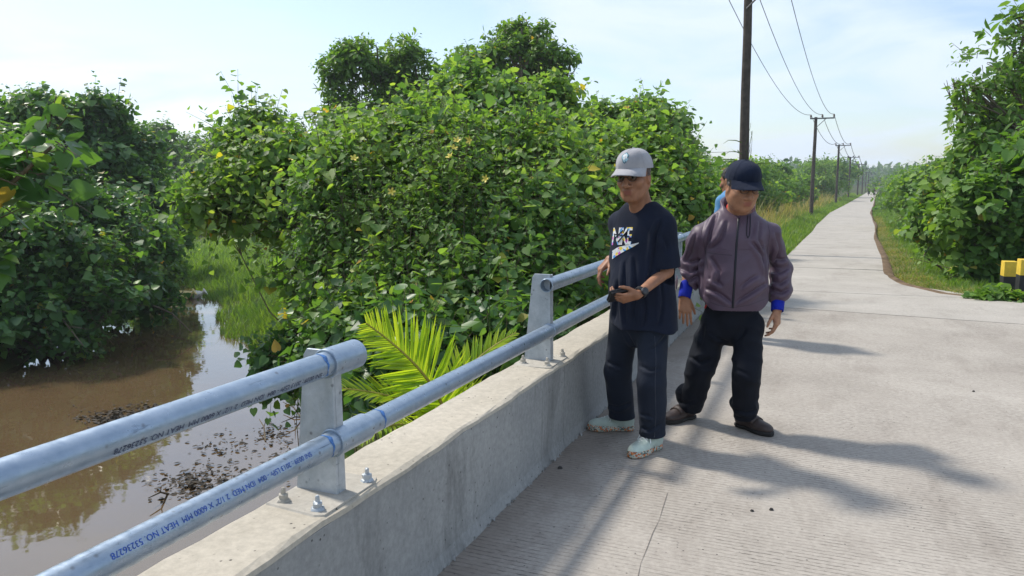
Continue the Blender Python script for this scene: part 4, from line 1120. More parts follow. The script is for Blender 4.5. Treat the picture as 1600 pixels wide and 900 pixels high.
for i, (x0, y0, x1, y1, lb) in enumerate(((442, 628, 472, 655, 'thin dead stick leaning in the water beside the near post'), (405, 655, 415, 690, 'short crooked twig standing in the water between the pipes'), (232, 778, 262, 772, 'small twig floating near the lower pipe'), (440, 660, 475, 652, 'dead branch lying in the water left of the near post'))):
    a, b = onz(x0, y0, WATER_Z + .12), onz(x1, y1, WATER_Z)
    t = thing('twig', b, lb, 'twig')
    g = Geo(); g.tube([a, a * .5 + b * .5 + np.array([.03, 0, .05]), b], [.006, .012, .015], 5)
    g.tube([a * .5 + b * .5 + np.array([.03, 0, .05]), a * .7 + b * .3 + np.array([.1, 0, .15])], [.008, .003], 4); g.obj('stem', M_TWIG, t, fix=False)
# dead branches leaning from the left bank into the water
for i, (x0, y0, x1, y1, Y0, Y1, lb) in enumerate(((60, 470, 130, 540, 17, 16.2, 'bare branch slanting down into the water under the left thicket'), (140, 480, 60, 545, 18, 16.4, 'second bare branch crossing it under the left thicket'), (240, 478, 300, 520, 20.5, 19.6, 'thin bare branch over the water below the sacks'))):
    a, b = at(x0, y0, Y0), at(x1, y1, Y1)
    t = thing('dead_branch', b, lb, 'branch'); g = Geo(); g.tube([a, a * .5 + b * .5 + np.array([0, 0, .15]), b], [.03, .022, .012], 6)
    rs = np.random.RandomState(i)
    for u in (.3, .5, .7): 
        p = a + (b - a) * u + np.array([0, 0, .12]); g.tube([p, p + norm(rs.randn(3)) * .5], [.012, .004], 4)
    g.obj('limb', M_TWIG, t, fix=False)

# ------------------------------------------------------------------ bits on the deck
M_STONE = simple_mat('dark_pebble', (.04, .038, .036), .8, 0, .3, 40.)
for i, (x, y, s, lb) in enumerate(((875, 732, .014, 'black pebble on the deck near the foot of the parapet'), (1521, 612, .012, 'small dark pebble lying alone on the right of the deck'), (1205, 797, .012, 'dark crumb on the deck in front of the shadow of the first man'), (1175, 799, .010, 'tiny dark crumb left of the similar one on the deck'))):
    c = onz(x, y, .0); rs = np.random.RandomState(i); V = []
    for k in range(6): V.append(c + np.array([math.cos(k * 1.05) * s * rs.uniform(.8, 1.3), math.sin(k * 1.05) * s * rs.uniform(.7, 1.1), .0]))
    V += [c + (np.array(v) - c) * .6 + np.array([0, 0, s * .8]) for v in V[:6]]
    o = Geo().add(V, [(k, (k + 1) % 6, 6 + (k + 1) % 6, 6 + k) for k in range(6)] + [tuple(range(6, 12))]).obj('pebble', M_STONE, origin=c)
    setp(o, lb, 'pebble', 'pebbles on the deck')
# thin leaves / straw on the deck
# ------------------------------------------------------------------ haze
M_HAZE = bpy.data.materials.new('haze_air'); M_HAZE.use_nodes = True
nt = M_HAZE.node_tree; nt.nodes.clear()
o_ = nt.nodes.new('ShaderNodeOutputMaterial'); pv = nt.nodes.new('ShaderNodeVolumePrincipled')
pv.inputs['Color'].default_value = (.86, .92, 1, 1); pv.inputs['Density'].default_value = .00065; pv.inputs['Anisotropy'].default_value = .2
nt.links.new(pv.outputs[0], o_.inputs['Volume'])
hz = Geo().box((-695, -125, -4.5), (695, 695, 32)).obj('haze', M_HAZE)
hz['kind'] = 'stuff'; hz['label'] = 'pale humid haze over the whole landscape'
# ------------------------------------------------------------------ signed-distance sculpting for bodies and clothes
class Field:
    def __init__(s, lo, hi, h):
        s.lo = np.array(lo, np.float32); s.h = h
        s.n = np.ceil((np.array(hi) - np.array(lo)) / h).astype(int) + 1
        s.d = np.full(s.n, .2, np.float32)
    def _box(s, c0, c1, pad):
        i0 = np.clip(np.floor((np.array(c0) - pad - s.lo) / s.h).astype(int), 0, s.n - 1)
        i1 = np.clip(np.ceil((np.array(c1) + pad - s.lo) / s.h).astype(int) + 1, 1, s.n)
        sl = tuple(slice(a, b) for a, b in zip(i0, i1))
        ax = [s.lo[k] + s.h * np.arange(i0[k], i1[k], dtype=np.float32) for k in range(3)]
        return sl, ax[0][:, None, None], ax[1][None, :, None], ax[2][None, None, :]
    def _merge(s, sl, d, k, sub=False):
        a = s.d[sl]
        if sub:
            d = -d
            if k > 0:
                h = np.clip(.5 - .5 * (a - d) / k, 0, 1); s.d[sl] = a * (1 - h) + d * h + k * h * (1 - h)
            else: s.d[sl] = np.maximum(a, d)
        else:
            if k > 0:
                h = np.clip(.5 + .5 * (a - d) / k, 0, 1); s.d[sl] = a * (1 - h) + d * h - k * h * (1 - h)
            else: s.d[sl] = np.minimum(a, d)
    def cap(s, a, b, ra, rb=None, k=.015, sub=False, cut=False):
        """tapered capsule; cut=True ends flat at b"""
        rb = ra if rb is None else rb
        a = np.array(a, np.float32); b = np.array(b, np.float32)
        m = max(ra, rb) + k + .03
        sl, X, Y, Z = s._box(np.minimum(a, b), np.maximum(a, b), m)
        ba = b - a; L2 = float(ba @ ba) + 1e-9
        t = np.clip(((X - a[0]) * ba[0] + (Y - a[1]) * ba[1] + (Z - a[2]) * ba[2]) / L2, 0, 1)
        d = np.sqrt((X - a[0] - t * ba[0]) ** 2 + (Y - a[1] - t * ba[1]) ** 2 + (Z - a[2] - t * ba[2]) ** 2) - (ra + (rb - ra) * t)
        if cut:
            L = math.sqrt(L2); d = np.maximum(d, ((X - b[0]) * ba[0] + (Y - b[1]) * ba[1] + (Z - b[2]) * ba[2]) / L)
        s._merge(sl, d, k, sub); return s
    def ecap(s, a, b, ra, rb, side, flat, k=.015, sub=False):
        """tapered capsule with elliptical section: radius along 'side' is r, along the other axis r*flat"""
        a = np.array(a, np.float32); b = np.array(b, np.float32); side = np.array(side, np.float32)
        m = max(ra, rb) * max(1, flat) + k + .03
        sl, X, Y, Z = s._box(np.minimum(a, b), np.maximum(a, b), m)
        ba = b - a; L = np.linalg.norm(ba) + 1e-9; w = ba / L
        u = side - w * float(side @ w); u /= np.linalg.norm(u); v = np.cross(w, u)
        x, y, z = X - a[0], Y - a[1], Z - a[2]
        t = x * w[0] + y * w[1] + z * w[2]; tc_ = np.clip(t, 0, L)
        pu = x * u[0] + y * u[1] + z * u[2]; pv = (x * v[0] + y * v[1] + z * v[2]) / flat; pt = t - tc_
        r = ra + (rb - ra) * tc_ / L
        d = (np.sqrt(pu ** 2 + pv ** 2 + pt ** 2) - r) * min(1, .5 + .5 * flat)
        s._merge(sl, d, k, sub); return s
    def ell(s, c, r, ax=None, k=.015, sub=False):
        c = np.array(c, np.float32); r = np.array(r, np.float32)
        ax = np.eye(3) if ax is None else np.array(ax)
        m = r.max() + k + .03
        sl, X, Y, Z = s._box(c, c, m)
        x, y, z = X - c[0], Y - c[1], Z - c[2]
        p = [(x * ax[i][0] + y * ax[i][1] + z * ax[i][2]) for i in range(3)]
        q = np.sqrt(sum((p[i] / r[i]) ** 2 for i in range(3))) + 1e-6
        g = np.sqrt(sum((p[i] / r[i] ** 2) ** 2 for i in range(3))) + 1e-6
        d = q * (q - 1) / g
        s._merge(sl, np.clip(d, -.2, .2), k, sub); return s
    def plane_cut(s, p, nrm, box=None, k=0.):
        """remove everything on the positive side of the plane (optionally only inside a box)"""
        nrm = np.array(nrm, np.float32); nrm /= np.linalg.norm(nrm)
        lo, hi = box if box else (s.lo, s.lo + s.n * s.h)
        sl, X, Y, Z = s._box(lo, hi, 0)
        d = (X - p[0]) * nrm[0] + (Y - p[1]) * nrm[1] + (Z - p[2]) * nrm[2]
        if k > 0:
            a = s.d[sl]; h = np.clip(.5 - .5 * (a - d) / k, 0, 1); s.d[sl] = a * (1 - h) + d * h + k * h * (1 - h)
        else: s.d[sl] = np.maximum(s.d[sl], d)
        return s
    def zcut(s, fn, box):
        """remove what lies below z = fn(X, Y) inside a box"""
        sl, X, Y, Z = s._box(box[0], box[1], 0)
        s.d[sl] = np.maximum(s.d[sl], (fn(X, Y) - Z).astype(np.float32) * .95); return s
    def disp(s, fn):
        band = np.abs(s.d) < .05
        idx = np.nonzero(band)
        P = s.lo + s.h * np.stack(idx, 1)
        s.d[idx] += fn(P).astype(np.float32); return s
    def mesh(s):
        d = s.d; S = d < 0
        nx, ny, nz_ = d.shape
        cnt = np.zeros((nx - 1, ny - 1, nz_ - 1), np.int8)
        offs = [(i, j, k) for i in (0, 1) for j in (0, 1) for k in (0, 1)]
        for i, j, k in offs: cnt += S[i:nx - 1 + i, j:ny - 1 + j, k:nz_ - 1 + k]
        act = (cnt > 0) & (cnt < 8)
        I = np.stack(np.nonzero(act), 1)
        idm = np.full(act.shape, -1, np.int32); idm[act] = np.arange(len(I))
        acc = np.zeros((len(I), 3)); c = np.zeros(len(I))
        corner = {o: d[I[:, 0] + o[0], I[:, 1] + o[1], I[:, 2] + o[2]] for o in offs}
        for o in offs:
            for ax in range(3):
                if o[ax]: continue
                p = list(o); p[ax] = 1; p = tuple(p)
                a, b = corner[o], corner[p]; m = (a < 0) != (b < 0)
                t = np.where(m, a / np.where(m, a - b, 1), 0)
                q = np.array(o, float)[None].repeat(len(I), 0); q[:, ax] = t
                acc[m] += q[m]; c[m] += 1
        V = s.lo + s.h * (I + acc / np.maximum(c, 1)[:, None])
        quads = []
        for ax in range(3):
            sa = [slice(None)] * 3; sb = [slice(None)] * 3; sa[ax] = slice(0, -1); sb[ax] = slice(1, None)
            A, Bq = S[tuple(sa)], S[tuple(sb)]
            e = np.stack(np.nonzero(A != Bq), 1)
            o1, o2 = [k for k in range(3) if k != ax]
            ok = (e[:, o1] > 0) & (e[:, o2] > 0) & (e[:, o1] < d.shape[o1] - 1) & (e[:, o2] < d.shape[o2] - 1)
            e = e[ok]; ins = A[tuple(e.T)]
            def cid(da, db):
                q = e.copy(); q[:, o1] -= da; q[:, o2] -= db; return idm[tuple(q.T)]
            Q = np.stack([cid(1, 1), cid(0, 1), cid(0, 0), cid(1, 0)], 1)
            fl = ins if ax != 1 else ~ins
            Q[~fl] = Q[~fl][:, ::-1]
            quads.append(Q)
        return V, np.concatenate(quads)
def sdf_obj(name, F, mat, parent, smooth_it=1, attrs_fn=None):
    V, Q = F.mesh()
    if smooth_it:
        # light Laplacian smoothing
        e = np.concatenate([Q[:, [0, 1]], Q[:, [1, 2]], Q[:, [2, 3]], Q[:, [3, 0]]])
        for _ in range(smooth_it):
            acc = np.zeros_like(V); c = np.zeros(len(V))
            for k in range(3):
                acc[:, k] = np.bincount(e[:, 0], V[e[:, 1], k], len(V)) + np.bincount(e[:, 1], V[e[:, 0], k], len(V))
            c = np.bincount(e[:, 0], minlength=len(V)) + np.bincount(e[:, 1], minlength=len(V))
            V = V * .5 + .5 * acc / np.maximum(c, 1)[:, None]
    return np_obj(name, V, Q, mat, parent, attrs_fn(V) if attrs_fn else None, smooth=True)
def wav(P, seed, f, n=5):
    """cheap smooth noise in [-1,1]; f = per-axis frequency (cycles per metre)"""
    rs = np.random.RandomState(seed); o = 0
    for _ in range(n):
        k = rs.randn(3) * np.array(f) * 6.28 * .6; ph = rs.rand() * 6.28
        o = o + np.sin(P @ k + ph + .8 * np.sin(P @ (k[[1, 2, 0]] * .6) + ph * 2))
    return o / n * 1.4
def U(v): v = np.array(v, float); return v / np.linalg.norm(v)
def frame(f, up=(0, 0, 1)):
    """forward, left, up unit vectors from a facing direction"""
    f = U(f); l = U(np.cross(up, f)); u = np.cross(f, l); return f, l, u
def yawv(deg, pitch=0):
    """facing direction; 0 = towards the camera (-Y), positive = towards the right of the photo"""
    a = R(deg); p = R(pitch); return np.array([math.sin(a) * math.cos(p), -math.cos(a) * math.cos(p), math.sin(p)])

# ------------------------------------------------------------------ cloth and skin materials
def skin_mat(name, col, lip):
    m, nt, lk, bs = new_mat(name)
    a = node(nt, 'ShaderNodeAttribute', attribute_name='tint')
    g = node(nt, 'ShaderNodeNewGeometry')
    n = node(nt, 'ShaderNodeTexNoise', Scale=28., Detail=5.); lk.new(g.outputs['Position'], n.inputs['Vector'])
    r = ramp(nt, [(.3, tuple(c * .8 for c in col)), (.7, tuple(c * 1.15 for c in col))]); lk.new(n.outputs['Fac'], r.inputs[0])
    r2 = ramp(nt, [(0., (0, 0, 0)), (1., (1, 1, 1))])
    c = mixc(nt, lk, a.outputs['Fac'], r.outputs[0], lip)
    a2 = node(nt, 'ShaderNodeAttribute', attribute_name='hair')
    c = mixc(nt, lk, a2.outputs['Fac'], c, (.02, .017, .016))
    lk.new(c, bs.inputs['Base Color']); bs.inputs['Roughness'].default_value = .52; bs.inputs['Specular IOR Level'].default_value = .4
    bs.inputs['Subsurface Weight'].default_value = .12; bs.inputs['Subsurface Radius'].default_value = (.012, .005, .003)
    b = node(nt, 'ShaderNodeBump', Strength=.25, Distance=.003)
    n2 = node(nt, 'ShaderNodeTexNoise', Scale=220., Detail=3.); lk.new(g.outputs['Position'], n2.inputs['Vector'])
    lk.new(n2.outputs['Fac'], b.inputs['Height']); lk.new(b.outputs[0], bs.inputs['Normal'])
    return m
def cloth_mat(name, col, rough=.85, sheen=.2, wr=.5, scale=14., var=.18, stretch=(1, 1, .5), spec=.2):
    m, nt, lk, bs = new_mat(name)
    g = node(nt, 'ShaderNodeNewGeometry')
    mp = node(nt, 'ShaderNodeMapping'); mp.inputs['Scale'].default_value = stretch; lk.new(g.outputs['Position'], mp.inputs['Vector'])
    n = node(nt, 'ShaderNodeTexNoise', Scale=scale, Detail=3., Roughness=.5, Distortion=.25); lk.new(mp.outputs[0], n.inputs['Vector'])
    r = ramp(nt, [(.3, tuple(c * (1 - var) for c in col)), (.7, tuple(min(1, c * (1 + var)) for c in col))])
    n3 = node(nt, 'ShaderNodeTexNoise', Scale=9., Detail=5.); lk.new(g.outputs['Position'], n3.inputs['Vector'])
    lk.new(n3.outputs['Fac'], r.inputs[0]); lk.new(r.outputs[0], bs.inputs['Base Color'])
    n2 = node(nt, 'ShaderNodeTexNoise', Scale=420., Detail=2.); lk.new(g.outputs['Position'], n2.inputs['Vector'])
    h = node(nt, 'ShaderNodeMath', operation='MULTIPLY_ADD'); lk.new(n2.outputs['Fac'], h.inputs[0]); h.inputs[1].default_value = .03; lk.new(n.outputs['Fac'], h.inputs[2])
    b = node(nt, 'ShaderNodeBump', Strength=wr, Distance=.02); lk.new(h.outputs[0], b.inputs['Height']); lk.new(b.outputs[0], bs.inputs['Normal'])
    bs.inputs['Roughness'].default_value = rough; bs.inputs['Sheen Weight'].default_value = sheen; bs.inputs['Specular IOR Level'].default_value = spec
    return m
M_SKIN1 = skin_mat('brown_skin', (.32, .150, .084), (.24, .080, .058))
M_SKIN2 = skin_mat('tan_skin', (.38, .185, .105), (.28, .09, .065))
M_TEE = cloth_mat('navy_jersey', (.0085, .0125, .027), .9, .03, .3)
M_JEANS = cloth_mat('dark_denim', (.014, .019, .032), .85, .03, .4)
M_SLACKS = cloth_mat('black_trousers', (.0055, .0075, .014), .8, .02, .35)
M_JACKET = cloth_mat('purple_grey_nylon', (.088, .056, .086), .5, .03, .22, 7., .10, (1.3, 1.3, .8), .4)
M_CUFF = cloth_mat('royal_blue_knit', (.008, .022, .36), .85, .05, .25)
M_RED = cloth_mat('red_lining', (.55, .035, .03), .8, .2, .2)
M_CAPG = cloth_mat('grey_cap_felt', (.34, .335, .355), .9, .1, .2, 40.)
M_CAPN = cloth_mat('navy_cap_cotton', (.008, .014, .034), .85, .03, .2, 40.)
M_BLUESHIRT = cloth_mat('light_blue_shirt', (.09, .25, .46), .8, .2, .3)
M_HAIR = simple_mat('black_hair', (.012, .011, .011), .55, 0, .3, 60., .5, 300.)
M_SNEAK = cloth_mat('mint_knit', (.44, .52, .46), .85, .2, .25, 60., .25, (1, 1, 1))
M_LACE = simple_mat('white_lace', (.7, .72, .7), .8)
M_SHOE = simple_mat('brown_leather', (.052, .036, .032), .5, 0, .25, 20., .3, 120.)
M_SHOESOLE = simple_mat('black_rubber', (.02, .019, .018), .75)
M_BLACKPL = simple_mat('black_plastic', (.014, .014, .016), .35, 0, .2, 30.)
M_WATCH = simple_mat('dark_watch_case', (.05, .052, .058), .4, .4, .2, 30.)
M_EYEW = simple_mat('shaded_eye_white', (.26, .21, .18), .3)  # eye white with the shade around the eyes put into its colour
M_PUPIL = simple_mat('dark_iris', (.012, .008, .006), .2)
M_ZIP = simple_mat('dark_zip', (.012, .012, .02), .5)
M_WHITE = simple_mat('white_print', (.72, .72, .72), .8, 0, .05)
def speckle_mat():
    m, nt, lk, bs = new_mat('speckled_sole')
    g = node(nt, 'ShaderNodeNewGeometry'); v = node(nt, 'ShaderNodeTexVoronoi', Scale=130.); lk.new(g.outputs['Position'], v.inputs['Vector'])
    s = node(nt, 'ShaderNodeSeparateColor'); lk.new(v.outputs['Color'], s.inputs[0])
    r = ramp(nt, [(0., (.45, .48, .42)), (.3, (.09, .13, .11)), (.45, (.50, .13, .04)), (.62, (.5, .5, .42)), (.78, (.25, .30, .27)), (.9, (.62, .22, .05))]); r.color_ramp.interpolation = 'CONSTANT'
    lk.new(s.outputs[0], r.inputs[0]); lk.new(r.outputs[0], bs.inputs['Base Color']); bs.inputs['Roughness'].default_value = .7
    return m
M_SPECK = speckle_mat()

# ------------------------------------------------------------------ anatomy
def add_head(F, c, f, u, s=1.):
    """c = head centre; f facing, u up. returns helper mapping local (f,l,u) -> world"""
    f = U(f); l = U(np.cross(u, f)); u = np.cross(f, l); ax = [f, l, u]
    def W(a, b, d): return np.array(c) + s * (a * f + b * l + d * u)
    F.ell(W(-.012, 0, .028), np.array([.099, .078, .098]) * s, ax, .01)
    F.ell(W(.022, 0, -.045), np.array([.072, .066, .082]) * s, ax, .03)
    F.cap(W(.062, -.018, -.104), W(.062, .018, -.104), .022 * s, None, .025)
    for q in (-1, 1):
        F.cap(W(-.02, q * .058, -.05), W(.04, q * .042, -.092), .018 * s, .016 * s, .03)   # jaw
        F.ell(W(.058, q * .044, -.028), np.array([.026, .024, .024]) * s, ax, .02)         # cheekbone
        F.ell(W(.097, q * .032, .002), np.array([.019, .021, .014]) * s, ax, .010, True)   # eye socket
        F.ell(W(-.004, q * .079, -.012), np.array([.02, .009, .033]) * s, ax, .008)        # ear
        F.ell(W(.002, q * .087, -.010), np.array([.009, .004, .016]) * s, ax, .004, True)
        F.ell(W(.098, q * .017, -.040), np.array([.013, .012, .010]) * s, ax, .005)        # nostril wing
    F.cap(W(.083, -.035, .022), W(.083, .035, .022), .012 * s, None, .018)                 # brow
    F.cap(W(.090, 0, .010), W(.115, 0, -.034), .009 * s, .0155 * s, .008)                   # nose
    F.ell(W(.080, 0, -.071), np.array([.013, .028, .017]) * s, ax, .015)                   # mouth mound
    F.cap(W(.091, -.021, -.065), W(.091, .021, -.065), .0060 * s, None, .006)
    F.cap(W(.089, -.017, -.078), W(.089, .017, -.078), .0068 * s, None, .006)
    F.cap(W(.099, -.026, -.0715), W(.099, .026, -.0715), .0038 * s, None, .002, True)      # lip line
    return W, ax
def add_hand(F, wrist, d, side, nrm, size=1., curl=(25, 35, 25), spread=.12, thumb=(.75, .55, .25), tcurl=.25, left=True):
    """wrist point, d = direction of the fingers, side = towards the thumb, nrm = out of the back of the hand"""
    d = U(d); side = U(np.array(side) - d * np.dot(side, d)); nrm = U(np.array(nrm) - d * np.dot(nrm, d) - side * np.dot(nrm, side))
    W = lambda a, b, c: np.array(wrist) + size * (a * d + b * side + c * nrm)
    kn = []
    for i, (b, L) in enumerate(((.030, .088), (.010, .092), (-.011, .087), (-.030, .078))):
        F.cap(W(.0, b * .55, 0), W(L, b, .004), .0155 * size, .0115 * size, .012)
        kn.append(W(L, b, .004))
    F.ell(W(.045, 0, -.006), np.array([.046, .034, .013]) * size, [d, side, nrm], .012)
    tips = []
    lens = ((.044, .026, .021), (.049, .030, .022), (.045, .028, .021), (.035, .021, .018))
    for i in range(4):
        a = 0.; p = kn[i]; sp = (1.5 - i) * spread
        for j in range(3):
            cu = curl[i][j] if isinstance(curl[0], (tuple, list)) else curl[j] * (1 + .12 * i)
            a += R(cu)
            dd = U(math.cos(a) * (d + side * sp * .6) - math.sin(a) * nrm)
            q = p + dd * lens[i][j] * size
            F.cap(p, q, (.0088, .0080, .0073)[j] * size, (.0080, .0073, .0062)[j] * size, .0035)
            p = q
        tips.append(p)
    # thumb leaves the side of the palm near its base
    p = W(.022, .026, -.006); td = U(thumb[0] * d + thumb[1] * side - thumb[2] * nrm)
    q = p + td * .043 * size; F.cap(p, q, .0145 * size, .0105 * size, .008)
    td2 = U(td + d * tcurl - side * tcurl * .5); r_ = q + td2 * .031 * size; F.cap(q, r_, .0100 * size, .0090 * size, .004)
    td3 = U(td2 + d * tcurl - side * tcurl * .4); e = r_ + td3 * .025 * size; F.cap(r_, e, .0090 * size, .0068 * size, .003)
    return kn, tips
def eyes(parent, W, s):
    for q in (-1, 1):
        for nm, r, off, mat in (('eye', .0115, .0, M_EYEW), ):
            c = W(.081, q * .032, .003)
            V = []; 
            for i in range(7):
                th = math.pi * i / 6
                for k in range(10): V.append(c + r * s * np.array([math.sin(th) * math.cos(k * .628), math.sin(th) * math.sin(k * .628), math.cos(th)]))
            e = Geo().add(V, [(i * 10 + k, i * 10 + (k + 1) % 10, i * 10 + 10 + (k + 1) % 10, i * 10 + 10 + k) for i in range(6) for k in range(10)]).obj('eye', mat, parent, smooth=True, fix=False)
            f = U(W(1, 0, 0) - W(0, 0, 0)); l = U(W(0, 1, 0) - W(0, 0, 0)); u = np.cross(f, l)
            P = [c + f * (r * s * .86) + .0062 * s * (math.cos(k * .785) * l + math.sin(k * .785) * u) for k in range(8)]
            Geo().add([c + f * (r * s * 1.03)] + P, [(0, 1 + k, 1 + (k + 1) % 8) for k in range(8)]).obj('iris', M_PUPIL, e, fix=False)
def lens_mat(name, col, fac):
    m, nt, lk, bs = new_mat(name)
    bs.inputs['Base Color'].default_value = (*col, 1); bs.inputs['Roughness'].default_value = .08
    t = node(nt, 'ShaderNodeBsdfTransparent'); mx = node(nt, 'ShaderNodeMixShader'); mx.inputs[0].default_value = fac
    lk.new(t.outputs[0], mx.inputs[1]); lk.new(bs.outputs[0], mx.inputs[2]); lk.new(mx.outputs[0], nt['Material Output'].inputs['Surface'])
    return m
M_LENS1 = lens_mat('tinted_lens', (.012, .011, .012), .4); M_LENS2 = lens_mat('clear_lens', (.02, .02, .022), .12)
def glasses(parent, W, mat, s=1., lens=None):
    g = Geo()
    for q in (-1, 1):
        P = [W(.103 - .008 * abs(math.cos(a)) * 0, q * .034 + .024 * math.cos(a), .002 + .016 * math.sin(a)) for a in np.linspace(0, 6.283, 17)]
        g.tube(P, .0016, 5, False)
        g.tube([W(.102, q * .058, .004), W(.06, q * .079, .006), W(-.005, q * .084, .004)], .0018, 5)
    g.tube([W(.104, -.010, .005), W(.108, 0, .007), W(.104, .010, .005)], .0017, 5)
    gl = g.obj('glasses', mat, parent, smooth=True, fix=False)
    for q in (-1, 1):
        P = [W(.1032, q * .034, .002)] + [W(.103, q * .034 + .0235 * math.cos(a), .002 + .0155 * math.sin(a)) for a in np.linspace(0, 6.283, 16, endpoint=False)]
        Geo().add(P, [(0, 1 + i, 1 + (i + 1) % 16) for i in range(16)]).obj('lens', lens, gl, fix=False)
def face_attrs(W, s, hair_fn=None):
    o = W(0, 0, 0); ax = [(W(1, 0, 0) - o) / s, (W(0, 1, 0) - o) / s, (W(0, 0, 1) - o) / s]
    def fn(V):
        p = (V - o) / s; a, b, c = (p @ x for x in ax)
        near = np.linalg.norm(p, axis=1) < .2
        lip = np.exp(-((b / .021) ** 4 + ((c + .072) / .014) ** 4)) * (a > .07) * near * .95
        brow = np.exp(-(((np.abs(b) - .033) / .019) ** 4 + ((c - .022) / .0045) ** 2)) * (a > .06) * near * .85
        hair = brow
        if hair_fn is not None: hair = np.maximum(hair, hair_fn(a, b, c) * near)
        return {'tint': lip, 'hair': np.clip(hair, 0, 1)}
    return fn
def cap_obj(parent, W, mat, s=1., brim_len=.078, brim_droop=.020, tilt=.0):
    """six-panel baseball cap: crown shell, seams, button and curved brim"""
    def Pc(th, ph):   # th from rim (0) to top (1); ph around, 0 = front
        rz = .094; z0 = .046
        e = math.cos(th * math.pi / 2) ** .72; zz_ = z0 + rz * math.sin(th * math.pi / 2) ** .92
        rf = .112 if math.cos(ph) > 0 else .108
        x = -.012 + rf * math.cos(ph) * e * (1.0); y = .0915 * math.sin(ph) * e
        zrim = z0 - .012 * math.cos(ph * 1.0) * 0 - (.018 * (1 - math.cos(ph)) / 2) * (1 - th)
        x += .010 * math.cos(ph) * math.sin(th * math.pi) * (math.cos(ph) > 0)
        seam = .0012 * abs(math.cos(ph * 3)) ** 6
        return W(x * (1 + 0 * seam), y, zz_ - (z0 - zrim)) 
    n, m_ = 36, 12
    V = [Pc(i / m_ * .985, 2 * math.pi * k / n) for i in range(m_ + 1) for k in range(n)]
    ctr = W(-.012, 0, .05)
    V2 = [ctr + (v - ctr) * .965 for v in V]
    F = [(i * n + k, i * n + (k + 1) % n, (i + 1) * n + (k + 1) % n, (i + 1) * n + k) for i in range(m_) for k in range(n)]
    F.append(tuple(m_ * n + k for k in range(n)))
    N0 = len(V)
    F += [tuple(N0 + i for i in reversed(f)) for f in F[:m_ * n]]
    F += [(k, N0 + k, N0 + (k + 1) % n, (k + 1) % n) for k in range(n)]
    crown = Geo().add(V + V2, F).obj('cap', mat, parent, smooth=True)
    # seams as fine raised cords
    g = Geo()
    for q in range(6):
        ph = math.pi / 6 + q * math.pi / 3 + math.pi / 6
        g.tube([ctr + (Pc(i / 10 * .98, ph) - ctr) * 1.004 for i in range(11)], .0011, 4, False)
    g.obj('seam', mat, crown, fix=False)
    Geo().tube([W(-.012, 0, .136), W(-.012, 0, .145)], [.009, .006], 10).obj('button', mat, crown, smooth=True)
    # brim
    V = []; nb = 22; mb = 6
    for j in range(2):
        for i in range(mb + 1):
            r_ = i / mb
            for k in range(nb + 1):
                ph = -1.18 + 2.36 * k / nb
                base = Pc(0, ph)
                ext = brim_len * r_ * max(0., math.cos(ph * 1.25)) ** .55
                fv = W(1, 0, 0) - W(0, 0, 0); uv = W(0, 0, 1) - W(0, 0, 0); lv = W(0, 1, 0) - W(0, 0, 0)
                y = math.sin(ph)
                p = base + fv * ext + lv * (.10 * ext * y) - uv * (brim_droop * r_ + .022 * (y * y) * r_ - .003) - uv * (.0045 * j)
                V.append(p)
    st = nb + 1; T_ = (mb + 1) * st; F = []
    for i in range(mb):
        for k in range(nb):
            a = i * st + k; F.append((a, a + 1, a + st + 1, a + st)); F.append((T_ + a, T_ + a + st, T_ + a + st + 1, T_ + a + 1))
    for k in range(nb): a = mb * st + k; F.append((a, a + 1, T_ + a + 1, T_ + a))
    for i in range(mb):
        a = i * st; F.append((a, a + st, T_ + a + st, T_ + a)); a += nb; F.append((a, T_ + a, T_ + a + st, a + st))
    Geo().add(V, F).obj('brim', mat, crown, smooth=True)
    return crown, Pc
